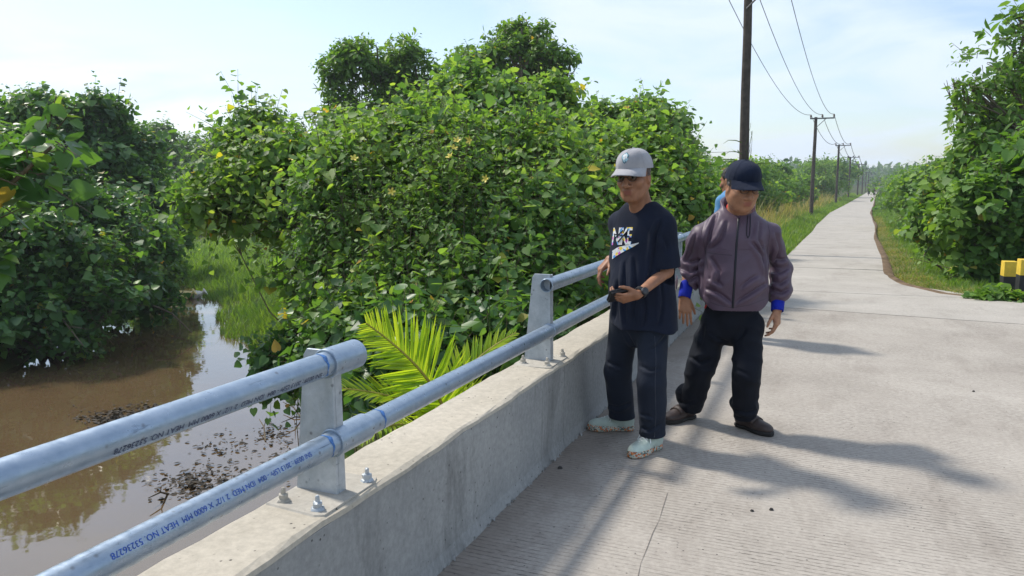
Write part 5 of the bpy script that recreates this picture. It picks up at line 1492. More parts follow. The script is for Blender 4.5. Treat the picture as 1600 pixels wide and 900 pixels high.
def shoe(parent, heel, d, L, mat, solemat, style):
    """shoe standing on z=0: heel point (back of the heel on the ground), pointing along d"""
    f = U([d[0], d[1], 0]); l = np.cross([0, 0, 1], f); h0 = np.array([heel[0], heel[1], 0.])
    Wd = lambda a, b, c: h0 + f * a + l * b + np.array([0, 0, c])
    Fd = Field(h0 - .12 + np.minimum(0, f * L) - .0, h0 + np.array([.12, .12, .24]) + np.maximum(0, f * L), .0042)
    k = .03
    Fd.ell(Wd(.045, 0, .055), (.045, .036, .052), [f, l, [0, 0, 1]], k)
    Fd.cap(Wd(.045, 0, .06), Wd(.065, 0, .11), .036, .038, k)
    Fd.cap(Wd(.08, 0, .055), Wd(.16, 0, .045), .040, .036, k)
    Fd.ell(Wd(L - .085, .004, .038), (.080, .049, .036), [f, l, [0, 0, 1]], k)
    Fd.plane_cut(Wd(0, 0, .02), (0, 0, -1))
    Fd.plane_cut(Wd(.06, 0, .118), -f * .35 * -1 * 0 + np.array([0, 0, 1]))
    up_ = sdf_obj('shoe', Fd, mat, parent)
    # sole
    Fs = Field(h0 - .12 + np.minimum(0, f * L), h0 + np.array([.12, .12, .1]) + np.maximum(0, f * L), .0042)
    th = .034 if style == 'sneaker' else .022
    Fs.ell(Wd(.047, 0, .018), (.052, .040, .09), [f, l, [0, 0, 1]], .0); Fs.ell(Wd(L * .5, .0, .018), (.115, .037, .09), [f, l, [0, 0, 1]], .03); Fs.ell(Wd(L - .085, .004, .018), (.085, .053, .09), [f, l, [0, 0, 1]], .03)
    Fs.plane_cut(Wd(0, 0, .002), (0, 0, -1), None, .006); Fs.plane_cut(Wd(0, 0, th), (-f[0] * .03, -f[1] * .03, 1), None, .006)
    sdf_obj('sole', Fs, solemat, up_)
    if style == 'sneaker':
        g = Geo()
        for i, a in enumerate(np.linspace(.128, .195, 5)):
            z = .103 - (a - .128) * .40
            s = 1 if i % 2 else -1
            g.tube([Wd(a - .008 * s, -.026, z - .014), Wd(a, 0, z + .002), Wd(a + .008 * s, .026, z - .014)], .0034, 5)
        for s in (-1, 1): g.tube([Wd(.132, 0, .106), Wd(.128, .016 * s, .112), Wd(.14, .034 * s, .098), Wd(.15, .046 * s, .066)], .0032, 5)
        g.obj('laces', M_LACE, up_, smooth=True, fix=False)
    else:
        g = Geo(); V = []
        for a in (.128, .170):
            for k in range(9):
                th_ = math.pi * (.05 + .9 * k / 8); z = .097 - (a - .128) * .4
                V.append(Wd(a,   .047 * math.cos(th_), .045 + (z - .045) * math.sin(th_) ** .8 + .005))
        g.add(V, [(k, k + 1, 9 + k + 1, 9 + k) for k in range(8)]); o = g.obj('strap', mat, up_, smooth=True, fix=False)
        md = o.modifiers.new('thick', 'SOLIDIFY'); md.thickness = .005; md.offset = 1
    return up_
def fdir(heel_px, toe_px):
    h = onz(*heel_px, 0.); t = onz(*toe_px, 0.); d = t - h
    return h, U(d), float(np.linalg.norm(d))
def leg_path(hip, knee, heel, d):
    ank = heel + d * .062 + np.array([0, 0, .10]); return [hip, knee, ank]
def body_core(F, J, f, l, s=1.):
    """torso, legs and arms under the clothes, one surface with head and hands"""
    F.ecap(J['chest'] + np.array([0, 0, .06]), J['pelvis'], .135 * s, .125 * s, l, .68, .03)
    F.cap(J['shL'], J['shR'], .05 * s, None, .03)
    for q in 'LR':
        F.cap(J['hip' + q], J['knee' + q], .07 * s, .05 * s, .03)
        F.cap(J['knee' + q], J['ank' + q], .05 * s, .036 * s, .02)
        F.cap(J['sh' + q], J['elb' + q], .048 * s, .038 * s, .02)
        F.ecap(J['elb' + q], J['wr' + q], .040 * s, .026 * s, J.get('wside' + q, l), .85, .015)
def surf_hits(obj, pxs, off=.0025):
    """points of the cloth surface seen at photo pixels"""
    me = obj.data; o0 = org(obj)
    vs = np.empty(len(me.vertices) * 3, np.float32); me.vertices.foreach_get('co', vs); vs = vs.reshape(-1, 3) + o0
    bvh = BVHTree.FromPolygons([Vector(v) for v in vs], [tuple(p.vertices) for p in me.polygons])
    out = []
    for x, y in pxs:
        r = Vector(ray(x, y)).normalized()
        loc, nrm, _, _ = bvh.ray_cast(Vector(_cam), r)
        if loc is None: out.append(None)
        else:
            if nrm.dot(r) > 0: nrm = -nrm
            out.append(np.array(loc + nrm * off))
    return out
def strip_on(obj, pts, wpx, name, mat, parent, off=.003, thick=None):
    """ribbon following a pixel path on a cloth surface"""
    P = []; n = 24
    pts = np.array(pts, float); seg = np.linspace(0, len(pts) - 1, n)
    c = np.stack([np.interp(seg, range(len(pts)), pts[:, k]) for k in (0, 1)], 1)
    t = np.gradient(c, axis=0); t /= np.linalg.norm(t, axis=1)[:, None] + 1e-9; nn = np.stack([-t[:, 1], t[:, 0]], 1)
    A = surf_hits(obj, c - nn * wpx / 2, off); Bq = surf_hits(obj, c + nn * wpx / 2, off)
    V = []; F = []
    for a, b in zip(A, Bq):
        if a is None or b is None: continue
        if len(V) and np.linalg.norm(V[-2] - a) > .08: continue
        V += [a, b]
    F = [(2 * i, 2 * i + 1, 2 * i + 3, 2 * i + 2) for i in range(len(V) // 2 - 1)]
    o = Geo().add(V, F).obj(name, mat, parent, fix=False, smooth=True)
    md = o.modifiers.new('thick', 'SOLIDIFY'); md.thickness = .002; md.offset = 0
    return o
def cord_on(obj, pts, r, name, mat, parent, off=.004, n=30):
    pts = np.array(pts, float); seg = np.linspace(0, len(pts) - 1, n)
    c = np.stack([np.interp(seg, range(len(pts)), pts[:, k]) for k in (0, 1)], 1)
    P = [p for p in surf_hits(obj, c, off) if p is not None]
    return Geo().tube(P, r, 5).obj(name, mat, parent, smooth=True, fix=False)

def crease(F, lines, r=.007, k=.022, ridge=True):
    """press cloth creases into a field along photo-pixel lines, with a soft ridge beside each"""
    V, Q = F.mesh()
    bvh = BVHTree.FromPolygons([Vector(v) for v in V], [tuple(map(int, q)) for q in Q])
    def hit(x, y):
        r_ = Vector(ray(x, y)).normalized(); loc, nrm, _, _ = bvh.ray_cast(Vector(_cam), r_)
        if loc is None: return None, None
        if nrm.dot(r_) > 0: nrm = -nrm
        return np.array(loc), np.array(nrm)
    for ln in lines:
        pts = np.array(ln, float); n = max(3, int(np.abs(np.diff(pts, axis=0)).sum() / 5))
        seg = np.linspace(0, len(pts) - 1, n)
        c = np.stack([np.interp(seg, range(len(pts)), pts[:, q]) for q in (0, 1)], 1)
        t = np.gradient(c, axis=0); t /= np.linalg.norm(t, axis=1)[:, None] + 1e-9
        for side, off in ((0, 0.), (1, 4.5)) if ridge else ((0, 0.),):
            H = [hit(x - tt[1] * off, y + tt[0] * off) for (x, y), tt in zip(c, t)]
            for i in range(n - 1):
                a, b = H[i][0], H[i + 1][0]
                if a is None or b is None or np.linalg.norm(a - b) > .06: continue
                w = math.sin(math.pi * (i + 1) / n) * .7 + .3
                if side: F.cap(a - H[i][1] * .006, b - H[i + 1][1] * .006, r * 1.25 * w, None, k)
                else: F.cap(a + H[i][1] * .001, b + H[i + 1][1] * .001, r * w, None, k, True)
# ================================================================== first man: navy t-shirt, grey cap
f1, l1, u1 = frame(yawv(-38))
hL, dL, LL = fdir((1031, 698), (976, 719)); hR, dR, LR = fdir((990, 672), (921, 671))
J = dict(pelvis=at(1001, 487, 4.36), hipL=at(1022, 497, 4.29), hipR=at(977, 494, 4.43), kneeL=at(1018, 594, 4.19), kneeR=at(966, 580, 4.48),
         chest=at(1004, 372, 4.345), neck=at(1004, 330, 4.36), shL=at(1037, 353, 4.235), shR=at(969, 349, 4.46),
         elbL=at(1041, 424, 4.23), wrL=at(996, 461, 4.055), elbR=at(985, 414, 4.62), wrR=at(953, 405, 4.45))
J['ankL'] = leg_path(None, None, hL, dL)[2]; J['ankR'] = leg_path(None, None, hR, dR)[2]
m1 = thing('person', ((hL + hR) / 2) * np.array([1, 1, 0]), 'man in navy t-shirt and light grey cap, holding a black wallet beside the railing', 'person', 'men standing on the bridge')
HS = 1.07
F = Field((.30, 3.80, -.0), (1.15, 4.95, 1.78), .0042)
body_core(F, J, f1, l1)
hc = at(991, 275, 4.27); hf = yawv(-33, -8); hu = U(np.array([.03, .10, 1]))
W, hax = add_head(F, hc, hf, hu, HS)
F.cap(W(-.025, 0, -.06), J['neck'] + np.array([0, 0, .0]), .055, .060, .025)
F.cap(W(.02, 0, -.10), J['neck'] + f1 * .03 + np.array([0, 0, -.03]), .035, .045, .03)
F.cap(J['neck'] + np.array([0, 0, -.02]), J['chest'] + np.array([0, 0, .05]), .07, .1, .04)
kn, tp = add_hand(F, J['wrL'], (-.93, -.30, -.14), (.25, -.62, .70), (-.10, -.62, -.62), .98, (28, 42, 26), .08, (.72, .5, .30), .35)
add_hand(F, J['wrR'], (-.62, -.25, -.68), (.30, -.92, .15), (-.75, .0, .62), .98, ((16, 26, 18), (24, 34, 22), (34, 42, 26), (42, 46, 30)), .16, (.70, .62, .22), .2)
hair1 = lambda a, b, c: ((a < .012) & (c > .0) | (a < -.035) & (c > -.05)).astype(float) * .8
body1 = sdf_obj('body', F, M_SKIN1, m1, 1, face_attrs(W, HS, hair1))
eyes(m1, W, HS); glasses(m1, W, M_BLACKPL, HS, M_LENS1)
capo, Pc = cap_obj(m1, W, M_CAPG, HS, .088, .018)
# emblem on the front of the cap: pale blue swirl with white highlights
M_EMB1 = simple_mat('pale_blue_thread', (.32, .50, .58), .8, 0, .2, 300.); M_EMB2 = simple_mat('white_thread', (.68, .70, .70), .8, 0, .1, 300.); M_EMB3 = simple_mat('teal_thread', (.06, .15, .20), .8, 0, .1, 300.)
ctr = W(-.012, 0, .05)
def cap_pt(sx, sy, k): return ctr + (Pc(.30 + sy * 1.0, sx) - ctr) * k
for nm, mat, k, blobs in (('emblem', M_EMB3, 1.012, [(-.02, .12, .25, .21)]), ('emblem', M_EMB1, 1.018, [(-.03, .13, .20, .165), (.10, .03, .10, .07)]), ('emblem', M_EMB2, 1.024, [(-.08, .18, .09, .07), (.05, .17, .05, .09), (-.05, .06, .07, .045), (.10, .10, .04, .05)])):
    g = Geo()
    for (cx, cy, rx, ry) in blobs:
        n = 16; P = [cap_pt(cx, cy, k)] + [cap_pt(cx + rx * math.cos(a) * (1 + .22 * math.sin(3 * a + cx * 9)), cy + ry * math.sin(a) * (1 + .18 * math.cos(4 * a)), k) for a in np.linspace(0, 6.283, n, endpoint=False)]
        g.add(P, [(0, 1 + i, 1 + (i + 1) % n) for i in range(n)])
    g.obj(nm, mat, capo, fix=False)

# t-shirt
F = Field((.35, 3.90, .60), (1.15, 4.85, 1.52), .0048)
hem = at(1004, 512, 4.33)
F.ecap(J['chest'] + np.array([0, 0, -.03]), hem, .178, .212, l1, .70, .02)
F.ecap(J['chest'] + np.array([0, 0, .08]), J['chest'] + np.array([0, 0, -.1]), .145, .18, l1, .66, .06)
F.ell(J['chest'] + f1 * .05 - np.array([0, 0, .28]), (.13, .16, .17), [f1, l1, u1], .06)
for q in 'LR':
    F.cap(J['neck'] + (J['sh' + q] - J['neck']) * .25 + np.array([0, 0, -.015]), J['sh' + q] + np.array([0, 0, -.004]), .062, .064, .05)
    e = J['elb' + q]; d = U(e - J['sh' + q]); end = J['sh' + q] + d * .232
    F.cap(J['sh' + q], J['sh' + q] + d * .08, .066, .070, .035)
    F.cap(J['sh' + q], end, .066, .080, .012, cut=True)
F.plane_cut(hem + np.array([0, 0, .0]), (-.04, 0, -1), None, .006)
d = U(J['elbL'] - J['shL']); end = J['shL'] + d * .232
F.cap(end - d * .04, end + d * .04, .060, .068, .004, True)
F.ecap(J['neck'] + np.array([0, 0, .10]), J['neck'] + f1 * .012 + np.array([0, 0, -.012]), .085, .070, l1, .95, .008, True)
F.disp(lambda P: .011 * (np.abs(wav(P, 43, (3.2, 3.2, 1.2), 3)) - .35) + .0035 * wav(P, 3, (5, 5, 1.2)) + .003 * wav(P, 4, (9, 9, 4)) + .006 * wav(P, 6, (4, 4, .7)) * np.clip((1.05 - P[:, 2]) / .3, 0, 1))
crease(F, [[(1031, 346), (1023, 366), (1019, 400), (1013, 440)], [(976, 412), (974, 460), (976, 505)], [(990, 405), (992, 450), (988, 500)], [(1004, 455), (1007, 485), (1005, 510)], [(1030, 430), (1034, 470), (1030, 505)], [(1036, 372), (1042, 392)], [(965, 440), (962, 475), (960, 498)]], .006, .02)
tee = sdf_obj('tshirt', F, M_TEE, m1, 1)
# neck rib
ring = []
for a in np.linspace(0, 6.283, 33):
    c = J['neck'] + f1 * .012 + np.array([0, 0, -.010]); p = c + l1 * .080 * math.cos(a) + f1 * .078 * math.sin(a)
    ring.append(p + np.array([0, 0, .012 - .022 * math.sin(a)]))
# print on the chest: block lettering over a tapering tick
def patch_mat():
    m, nt, lk, bs = new_mat('multicolour_print')
    g = node(nt, 'ShaderNodeNewGeometry'); v = node(nt, 'ShaderNodeTexVoronoi', Scale=62.); lk.new(g.outputs['Position'], v.inputs['Vector'])
    s = node(nt, 'ShaderNodeSeparateColor'); lk.new(v.outputs['Color'], s.inputs[0])
    r = ramp(nt, [(0., (.6, .6, .62)), (.45, (.55, .12, .45)), (.55, (.7, .7, .7)), (.72, (.75, .55, .06)), (.8, (.05, .28, .62)), (.9, (.7, .72, .7))]); r.color_ramp.interpolation = 'CONSTANT'
    lk.new(s.outputs[0], r.inputs[0]); lk.new(r.outputs[0], bs.inputs['Base Color']); bs.inputs['Roughness'].default_value = .7
    return m
M_PRINT = patch_mat()
cu = bpy.data.curves.new('txt', 'FONT'); cu.body = 'NIKE'; cu.size = 1.0; cu.shear = .18; cu.offset = .022; cu.space_character = .82
to = bpy.data.objects.new('txt', cu); COL.objects.link(to)
me = bpy.data.meshes.new_from_object(to.evaluated_get(bpy.context.evaluated_depsgraph_get())); bpy.data.objects.remove(to)
bm = bmesh.new(); bm.from_mesh(me); bmesh.ops.triangulate(bm, faces=bm.faces)
bmesh.ops.subdivide_edges(bm, edges=[e for e in bm.edges if e.calc_length() > .25], cuts=2)
co = np.array([v.co for v in bm.verts]); mn, mx = co.min(0), co.max(0)
uv = (co - mn) / np.maximum(mx - mn, 1e-6)
pp = [(957 + u * 32 - (1 - v) * 1.0, 383 - v * 27 - u * 1.) for u, v, _ in uv]
hit = surf_hits(tee, pp, .002)
for v, h in zip(bm.verts, hit): v.co = (h if h is not None else hit[0]) - org(tee)
bm.to_mesh(me); bm.free(); me.materials.clear()
link('chest_print', me, M_PRINT, tee)
# slashes of dark script over the letters
for q, pts in enumerate((((962, 372), (974, 360)), ((966, 378), (980, 362)), ((960, 366), (984, 370)))):
    strip_on(tee, pts, 1.6, 'script_stroke', M_TEE, tee, .0032)
top = [(957, 392), (966, 386), (978, 383.5), (990, 381), (998, 379)]; bot = [(957, 405), (965, 399), (977, 392), (989, 386), (998.5, 380)]
n = 14; s_ = np.linspace(0, 4, n)
tpx = np.stack([np.interp(s_, range(5), [p[k] for p in top]) for k in (0, 1)], 1); bpx = np.stack([np.interp(s_, range(5), [p[k] for p in bot]) for k in (0, 1)], 1)
A_ = surf_hits(tee, tpx, .002); M_ = surf_hits(tee, (tpx + bpx) / 2, .002); B_ = surf_hits(tee, bpx, .002)
V = []; F_ = []
for a, m_, b in zip(A_, M_, B_):
    if a is not None and m_ is not None and b is not None: V += [a, m_, b]
for i in range(len(V) // 3 - 1): F_ += [(3 * i, 3 * i + 1, 3 * i + 4, 3 * i + 3), (3 * i + 1, 3 * i + 2, 3 * i + 5, 3 * i + 4)]
if len(V) > 3: Geo().add(V, F_).obj('tick_print', M_PRINT, tee, fix=False, smooth=True)

# jeans
F = Field((.35, 3.90, .0), (1.10, 4.90, 1.02), .0048)
F.ecap(J['pelvis'] + np.array([0, 0, .08]), J['pelvis'] - np.array([0, 0, .05]), .150, .158, l1, .70, .03)
for q, rk, ra in (('L', .083, .066), ('R', .084, .068)):
    F.cap(J['hip' + q], J['knee' + q], .096, rk, .035)
    F.ecap(J['knee' + q], J['ank' + q] + np.array([0, 0, -.13]), rk, ra, l1, 1.06, .02)
F.plane_cut((0, 0, .092), (0, 0, -1), None, .006)
F.disp(lambda P: .010 * (np.abs(wav(P, 45, (3.5, 3.5, 3), 3)) - .35) + .003 * wav(P, 13, (6, 6, 3)) + .006 * wav(P, 14, (2.5, 2.5, 11)) * (np.exp(-((P[:, 2] - .46) / .1) ** 2) * .35 + np.exp(-((P[:, 2] - .1) / .08) ** 2)))
crease(F, [[(978, 520), (990, 540)], [(1040, 525), (1020, 545)], [(1000, 572), (1016, 580), (1030, 576)], [(950, 566), (968, 574)], [(948, 632), (966, 638), (984, 630)], [(999, 668), (1014, 674), (1030, 664)], [(1003, 648), (1018, 652)]], .004, .018)
jeans = sdf_obj('jeans', F, M_JEANS, m1, 1)
M_STITCH = cloth_mat('pale_stitching', (.035, .042, .06), .9)
strip_on(jeans, [(1023, 525), (1025, 560), (1023.5, 600), (1025, 650), (1022, 690)], .9, 'side_stitch', M_STITCH, jeans, .0015)
shoe(m1, hL, dL, .285, M_SNEAK, M_SPECK, 'sneaker'); shoe(m1, hR, dR, .285, M_SNEAK, M_SPECK, 'sneaker')
# watch on the left wrist
ax_ = U(J['elbL'] - J['wrL']); wc = J['wrL'] + ax_ * .028
sd_ = U(np.cross(ax_, [0, -1, .3])); nn_ = np.cross(sd_, ax_)
g = Geo(); V = []; n = 24
for off, rr in ((-.013, .0325), (-.011, .0345), (.011, .0350), (.013, .0330)):
    for k in range(n): V.append(wc + ax_ * off + rr * (math.cos(k * 6.283 / n) * sd_ + .9 * math.sin(k * 6.283 / n) * nn_))
F_ = [(i * n + k, i * n + (k + 1) % n, i * n + n + (k + 1) % n, i * n + n + k) for i in range(3) for k in range(n)]
wat = g.add(V, F_).obj('watch', M_BLACKPL, m1, smooth=True)
cd = U(np.array([.25, -.85, .15]) - ax_ * np.dot([.25, -.85, .15], ax_))
Geo().tube([wc + cd * .028, wc + cd * .042, wc + cd * .045], [.021, .021, .016], 14).obj('watch_case', M_WATCH, wat, smooth=True)
# wallet / phone in the left hand
wd = U([-.93, -.30, -.14]); wn_ = U(np.cross(wd, U(np.array([.25, -.62, .70])))); 
hn = U(np.array([.10, .62, .62]) - wd * np.dot([.10, .62, .62], wd)); hs = np.cross(hn, wd)
wcn = J['wrL'] + wd * .098 + hn * .026
wal = thing('wallet', wcn, 'thick black folded wallet held in the hand of the man in the navy t-shirt', 'wallet')
for i, (z0, z1, sh) in enumerate(((-.012, -.0015, 0), (.0, .011, .002))):
    Geo().box((-.058 + sh, -.042, z0), (.058 + sh, .042, z1), lambda a, b, c: wcn + wd * a + hs * b + hn * c).obj('flap', M_BLACKPL, wal, bevel=.003)

# ================================================================== second man: purple jacket, navy cap
f2, l2, u2 = frame(yawv(-6))
hL, dL, LL = fdir((1150, 664), (1209, 684)); hR, dR, LR = fdir((1085, 652), (1031, 664))
J = dict(pelvis=at(1143, 500, 4.66), hipL=at(1168, 508, 4.63), hipR=at(1117, 508, 4.67), kneeL=at(1167, 582, 4.50), kneeR=at(1094, 574, 4.68),
         chest=at(1149, 385, 4.665), neck=at(1154, 338, 4.68), shL=at(1202, 367, 4.67), shR=at(1096, 369, 4.69),
         elbL=at(1219, 418, 4.73), wrL=at(1214.5, 484, 4.62), elbR=at(1079, 413, 4.77), wrR=at(1069.5, 464, 4.68))
J['ankL'] = leg_path(None, None, hL, dL)[2]; J['ankR'] = leg_path(None, None, hR, dR)[2]
m2 = thing('person', ((hL + hR) / 2) * np.array([1, 1, 0]), 'man in purple-grey zip jacket and navy cap looking down, hands hanging', 'person', 'men standing on the bridge')
HS = 1.08
F = Field((.85, 4.20, .0), (1.95, 5.15, 1.80), .0042)
body_core(F, J, f2, l2, 1.04)
hc = at(1160, 291, 4.53); hf = yawv(9, -15); hu = U(np.array([.06, -.27, 1]))
W, hax = add_head(F, hc, hf, hu, HS)
F.ell(W(.012, 0, -.055), np.array([.072, .075, .076]) * HS, hax, .03)                 # fuller cheeks
F.cap(W(-.03, 0, -.05), J['neck'], .060, .066, .03)
F.cap(J['neck'] + np.array([0, 0, -.02]), J['chest'] + np.array([0, 0, .05]), .08, .11, .04)
add_hand(F, J['wrR'], (.05, -.12, -1), (1, -.15, .05), (-.12, -1, .12), 1.0, ((10, 16, 12), (12, 20, 14), (14, 24, 16), (16, 28, 18)), .07, (.80, .42, .30), .15)
add_hand(F, J['wrL'], (-.10, -.22, -1), (-.62, -.78, .2), (.80, -.58, .05), 1.0, ((16, 24, 14), (22, 30, 18), (26, 36, 20), (30, 40, 24)), .08, (.82, .40, .30), .2)
hair2 = lambda a, b, c: ((a < .02) & (c > .005) | (a < -.035) & (c > -.045)).astype(float) * .95
body2 = sdf_obj('body', F, M_SKIN2, m2, 1, face_attrs(W, HS, hair2))
eyes(m2, W, HS); glasses(m2, W, M_BLACKPL, HS, M_LENS2)
cap_obj(m2, W, M_CAPN, HS, .070, .022)
# jacket
F = Field((.80, 4.15, .75), (1.95, 5.15, 1.60), .0048)
hem = at(1145, 484, 4.64)
F.ecap(J['chest'] + np.array([0, 0, .02]), hem + np.array([0, 0, .0]), .196, .196, l2, .76, .02)
F.ell(J['chest'] + f2 * .03 - np.array([0, 0, .22]), (.150, .196, .20), [f2, l2, u2], .06)
F.ecap(J['chest'] + np.array([0, 0, .10]), J['chest'] + np.array([0, 0, -.1]), .135, .185, l2, .72, .06)
F.ecap(hem + np.array([0, 0, .055]), hem + np.array([0, 0, .0]), .200, .192, l2, .78, .015)
for q in 'LR':
    F.cap(J['neck'] + (J['sh' + q] - J['neck']) * .3 + np.array([0, 0, -.01]), J['sh' + q], .066, .066, .04)
    sh_ = J['sh' + q]; ud = J['elb' + q] - sh_
    F.cap(sh_, sh_ + ud * .3, .070, .073, .025)
    F.cap(sh_ + ud * .2, J['elb' + q], .073, .068, .008)
    d = U(J['wr' + q] - J['elb' + q]); end = J['wr' + q] - d * .062
    F.cap(J['elb' + q], end - d * .035, .070, .072, .008)
    F.cap(end - d * .06, end, .073, .056, .012, cut=True)
F.zcut(lambda X, Y: hem[2] - .030 + 2.2 * ((X - hem[0]) * l2[0] + (Y - hem[1]) * l2[1]) ** 2 + .16 * (Y - hem[1] + .14), ((1.03, 4.15, .75), (1.57, 5.1, 1.12)))
# stand-up collar
F.ecap(J['neck'] + f2 * .005 + np.array([0, 0, -.03]), J['neck'] + np.array([0, 0, .105]) - f2 * .02, .104, .102, l2, .95, .02)
F.plane_cut(J['neck'] + np.array([0, 0, .070]), np.array([0, 0, 1]) + f2 * .6, (J['neck'] + np.array([-.13, -.13, .0]), J['neck'] + .2), .004)
F.ecap(J['neck'] + f2 * .012 + np.array([0, 0, -.06]), J['neck'] + np.array([0, 0, .1]) - f2 * .004, .082, .094, l2, .98, .004, True)
def fold2(P):
    arm = np.clip((np.abs((P - J['pelvis']) @ l2) - .20) / .05, 0, 1)
    rid = lambda q: np.abs(q) - .35
    return .009 * rid(wav(P, 41, (2.6, 2.6, 2.0), 3)) + .012 * rid(wav(P, 42, (2.6, 2.6, 4.5), 3)) * arm + .006 * rid(wav(P, 47, (5.5, 5.5, 5.0), 3)) + .0025 * wav(P, 23, (5, 5, 2)) + .008 * wav(P, 24, (3, 3, 8), 4) * arm * np.clip((1.30 - P[:, 2]) / .2, .3, 1) + .006 * wav(P, 25, (3.5, 3.5, 1.6), 4) + .006 * wav(P, 26, (2.2, 2.2, 9)) * np.exp(-((P[:, 2] - (hem[2] + .07)) / .06) ** 2)
F.disp(fold2)
crease(F, [[(1119, 335), (1109, 360), (1104, 384)], [(1135, 348), (1124, 374), (1111, 387)], [(1188, 350), (1184, 374), (1196, 394)], [(1176, 380), (1190, 400), (1197, 425)],
           [(1101, 388), (1096, 428), (1099, 460)], [(1199, 386), (1201, 420), (1205, 456)], [(1104, 452), (1124, 461), (1140, 472)], [(1110, 436), (1126, 446)], [(1152, 472), (1176, 458), (1196, 444)], [(1160, 448), (1182, 432)],
           [(1112, 405), (1122, 425), (1118, 440)], [(1064, 404), (1080, 412), (1094, 406)], [(1062, 419), (1078, 428), (1092, 420)], [(1062, 436), (1076, 441), (1088, 432)], [(1086, 368), (1078, 394), (1071, 408)],
           [(1208, 402), (1220, 409), (1229, 404)], [(1208, 424), (1220, 428), (1230, 420)], [(1208, 440), (1220, 446), (1230, 437)], [(1210, 456), (1222, 460), (1231, 453)], [(1212, 366), (1217, 390), (1210, 408)]], .0075, .02)
jacket = sdf_obj('jacket', F, M_JACKET, m2, 1)
strip_on(jacket, [(1154, 341), (1151, 380), (1148, 430), (1144.5, 489)], 3.4, 'zip', M_ZIP, jacket, .002)
cord_on(jacket, [(1103, 383), (1118, 386), (1140, 391), (1147, 392)], .0022, 'chest_seam', M_JACKET, jacket, .0)
cord_on(jacket, [(1152, 390), (1172, 389), (1199, 384)], .0022, 'chest_seam', M_JACKET, jacket, .0)
cord_on(jacket, [(1102, 394), (1120, 397), (1144, 399)], .0015, 'flap_edge', M_ZIP, jacket, -.0006)
cord_on(jacket, [(1100, 346), (1096, 362), (1101, 385), (1106, 420)], .0016, 'armhole_seam', M_ZIP, jacket, -.0009)
cord_on(jacket, [(1199, 346), (1203, 365), (1199, 390), (1196, 420)], .0016, 'armhole_seam', M_ZIP, jacket, -.0009)
cord_on(jacket, [(1104, 470), (1122, 477), (1144, 481), (1170, 477), (1198, 466)], .0015, 'hem_seam', M_ZIP, jacket, -.0007)
cord_on(jacket, [(1172, 332), (1172, 352), (1171, 368), (1168.5, 372), (1166.5, 368), (1167, 352), (1169, 334)], .0026, 'drawcord', M_ZIP, jacket, .003)
for q, w in (('L', 1), ('R', 1)):
    d = U(J['wr' + q] - J['elb' + q]); F = Field(J['wr' + q] - .16, J['wr' + q] + .16, .004)
    F.cap(J['wr' + q] - d * .075, J['wr' + q] + d * .03, .041, .037, .0); F.plane_cut(J['wr' + q] + d * .012, d, None, .004); F.cap(J['wr' + q], J['wr' + q] + d * .1, .034, .036, .003, True)
    sdf_obj('knit_cuff', F, M_CUFF, jacket, 1)
# red shirt showing under the hem and inside the collar
F = Field((.98, 4.35, .80), (1.62, 5.0, 1.60), .006)
pt = at(1098, 476, 4.62)
F.ecap(hem + np.array([0, 0, .1]), hem + np.array([0, 0, -.04]), .176, .176, l2, .76, .0)
F.plane_cut(hem - l2 * .15 - np.array([0, 0, .018]) , l2 * .35 + np.array([0, 0, -1]), None, .004)
sdf_obj('red_shirt', F, M_RED, m2, 1)
F = Field(J['neck'] - .2, J['neck'] + .2, .005)
F.ecap(J['neck'] + f2 * .006 + np.array([0, 0, -.04]), J['neck'] + np.array([0, 0, .035]) - f2 * .006, .076, .078, l2, .97, .01)
F.plane_cut(J['neck'] + np.array([0, 0, .030]), np.array([0, 0, 1]) + f2 * .7 + l2 * .45, (J['neck'] - .12, J['neck'] + .15), .004)
sdf_obj('red_collar', F, M_RED, m2, 1)
# trousers
F = Field((.80, 4.15, .0), (1.80, 5.15, 1.05), .0048)
F.ecap(J['pelvis'] + np.array([0, 0, .09]), J['pelvis'] - np.array([0, 0, .01]), .160, .160, l2, .74, .03)
for q, rk, ra in (('L', .083, .078), ('R', .088, .072)):
    F.cap(J['hip' + q], J['knee' + q], .098, rk, .014)
    F.ecap(J['knee' + q], J['ank' + q] + np.array([0, 0, -.11]), rk, ra - .006, l2, 1.05, .02)
    F.cap(J['ank' + q] + np.array([.006, 0, .045]), J['ank' + q] + np.array([-.006, 0, .058]), ra + .006, None, .012)
F.plane_cut((0, 0, .062), (0, 0, -1), None, .008)
F.disp(lambda P: .010 * (np.abs(wav(P, 44, (3.5, 3.5, 3.5), 3)) - .35) + .003 * wav(P, 33, (6, 6, 3)) + .006 * wav(P, 34, (2.2, 2.2, 10)) * (np.exp(-((P[:, 2] - .47) / .1) ** 2) * .3 + np.exp(-((P[:, 2] - .11) / .08) ** 2)))
crease(F, [[(1108, 520), (1122, 530), (1136, 534)], [(1164, 516), (1150, 534)], [(1078, 558), (1094, 568), (1108, 562)], [(1152, 578), (1168, 586)], [(1054, 626), (1070, 632), (1086, 626)], [(1146, 640), (1166, 646), (1186, 640)], [(1100, 510), (1094, 540)]], .0042, .02)
trs = sdf_obj('trousers', F, M_SLACKS, m2, 1)
strip_on(trs, [(1092, 470), (1098, 473), (1106, 477)], 11, 'red_hem', M_RED, m2, .006)
shoe(m2, hL, dL, .28, M_SHOE, M_SHOESOLE, 'strap'); shoe(m2, hR, dR, .275, M_SHOE, M_SHOESOLE, 'strap')

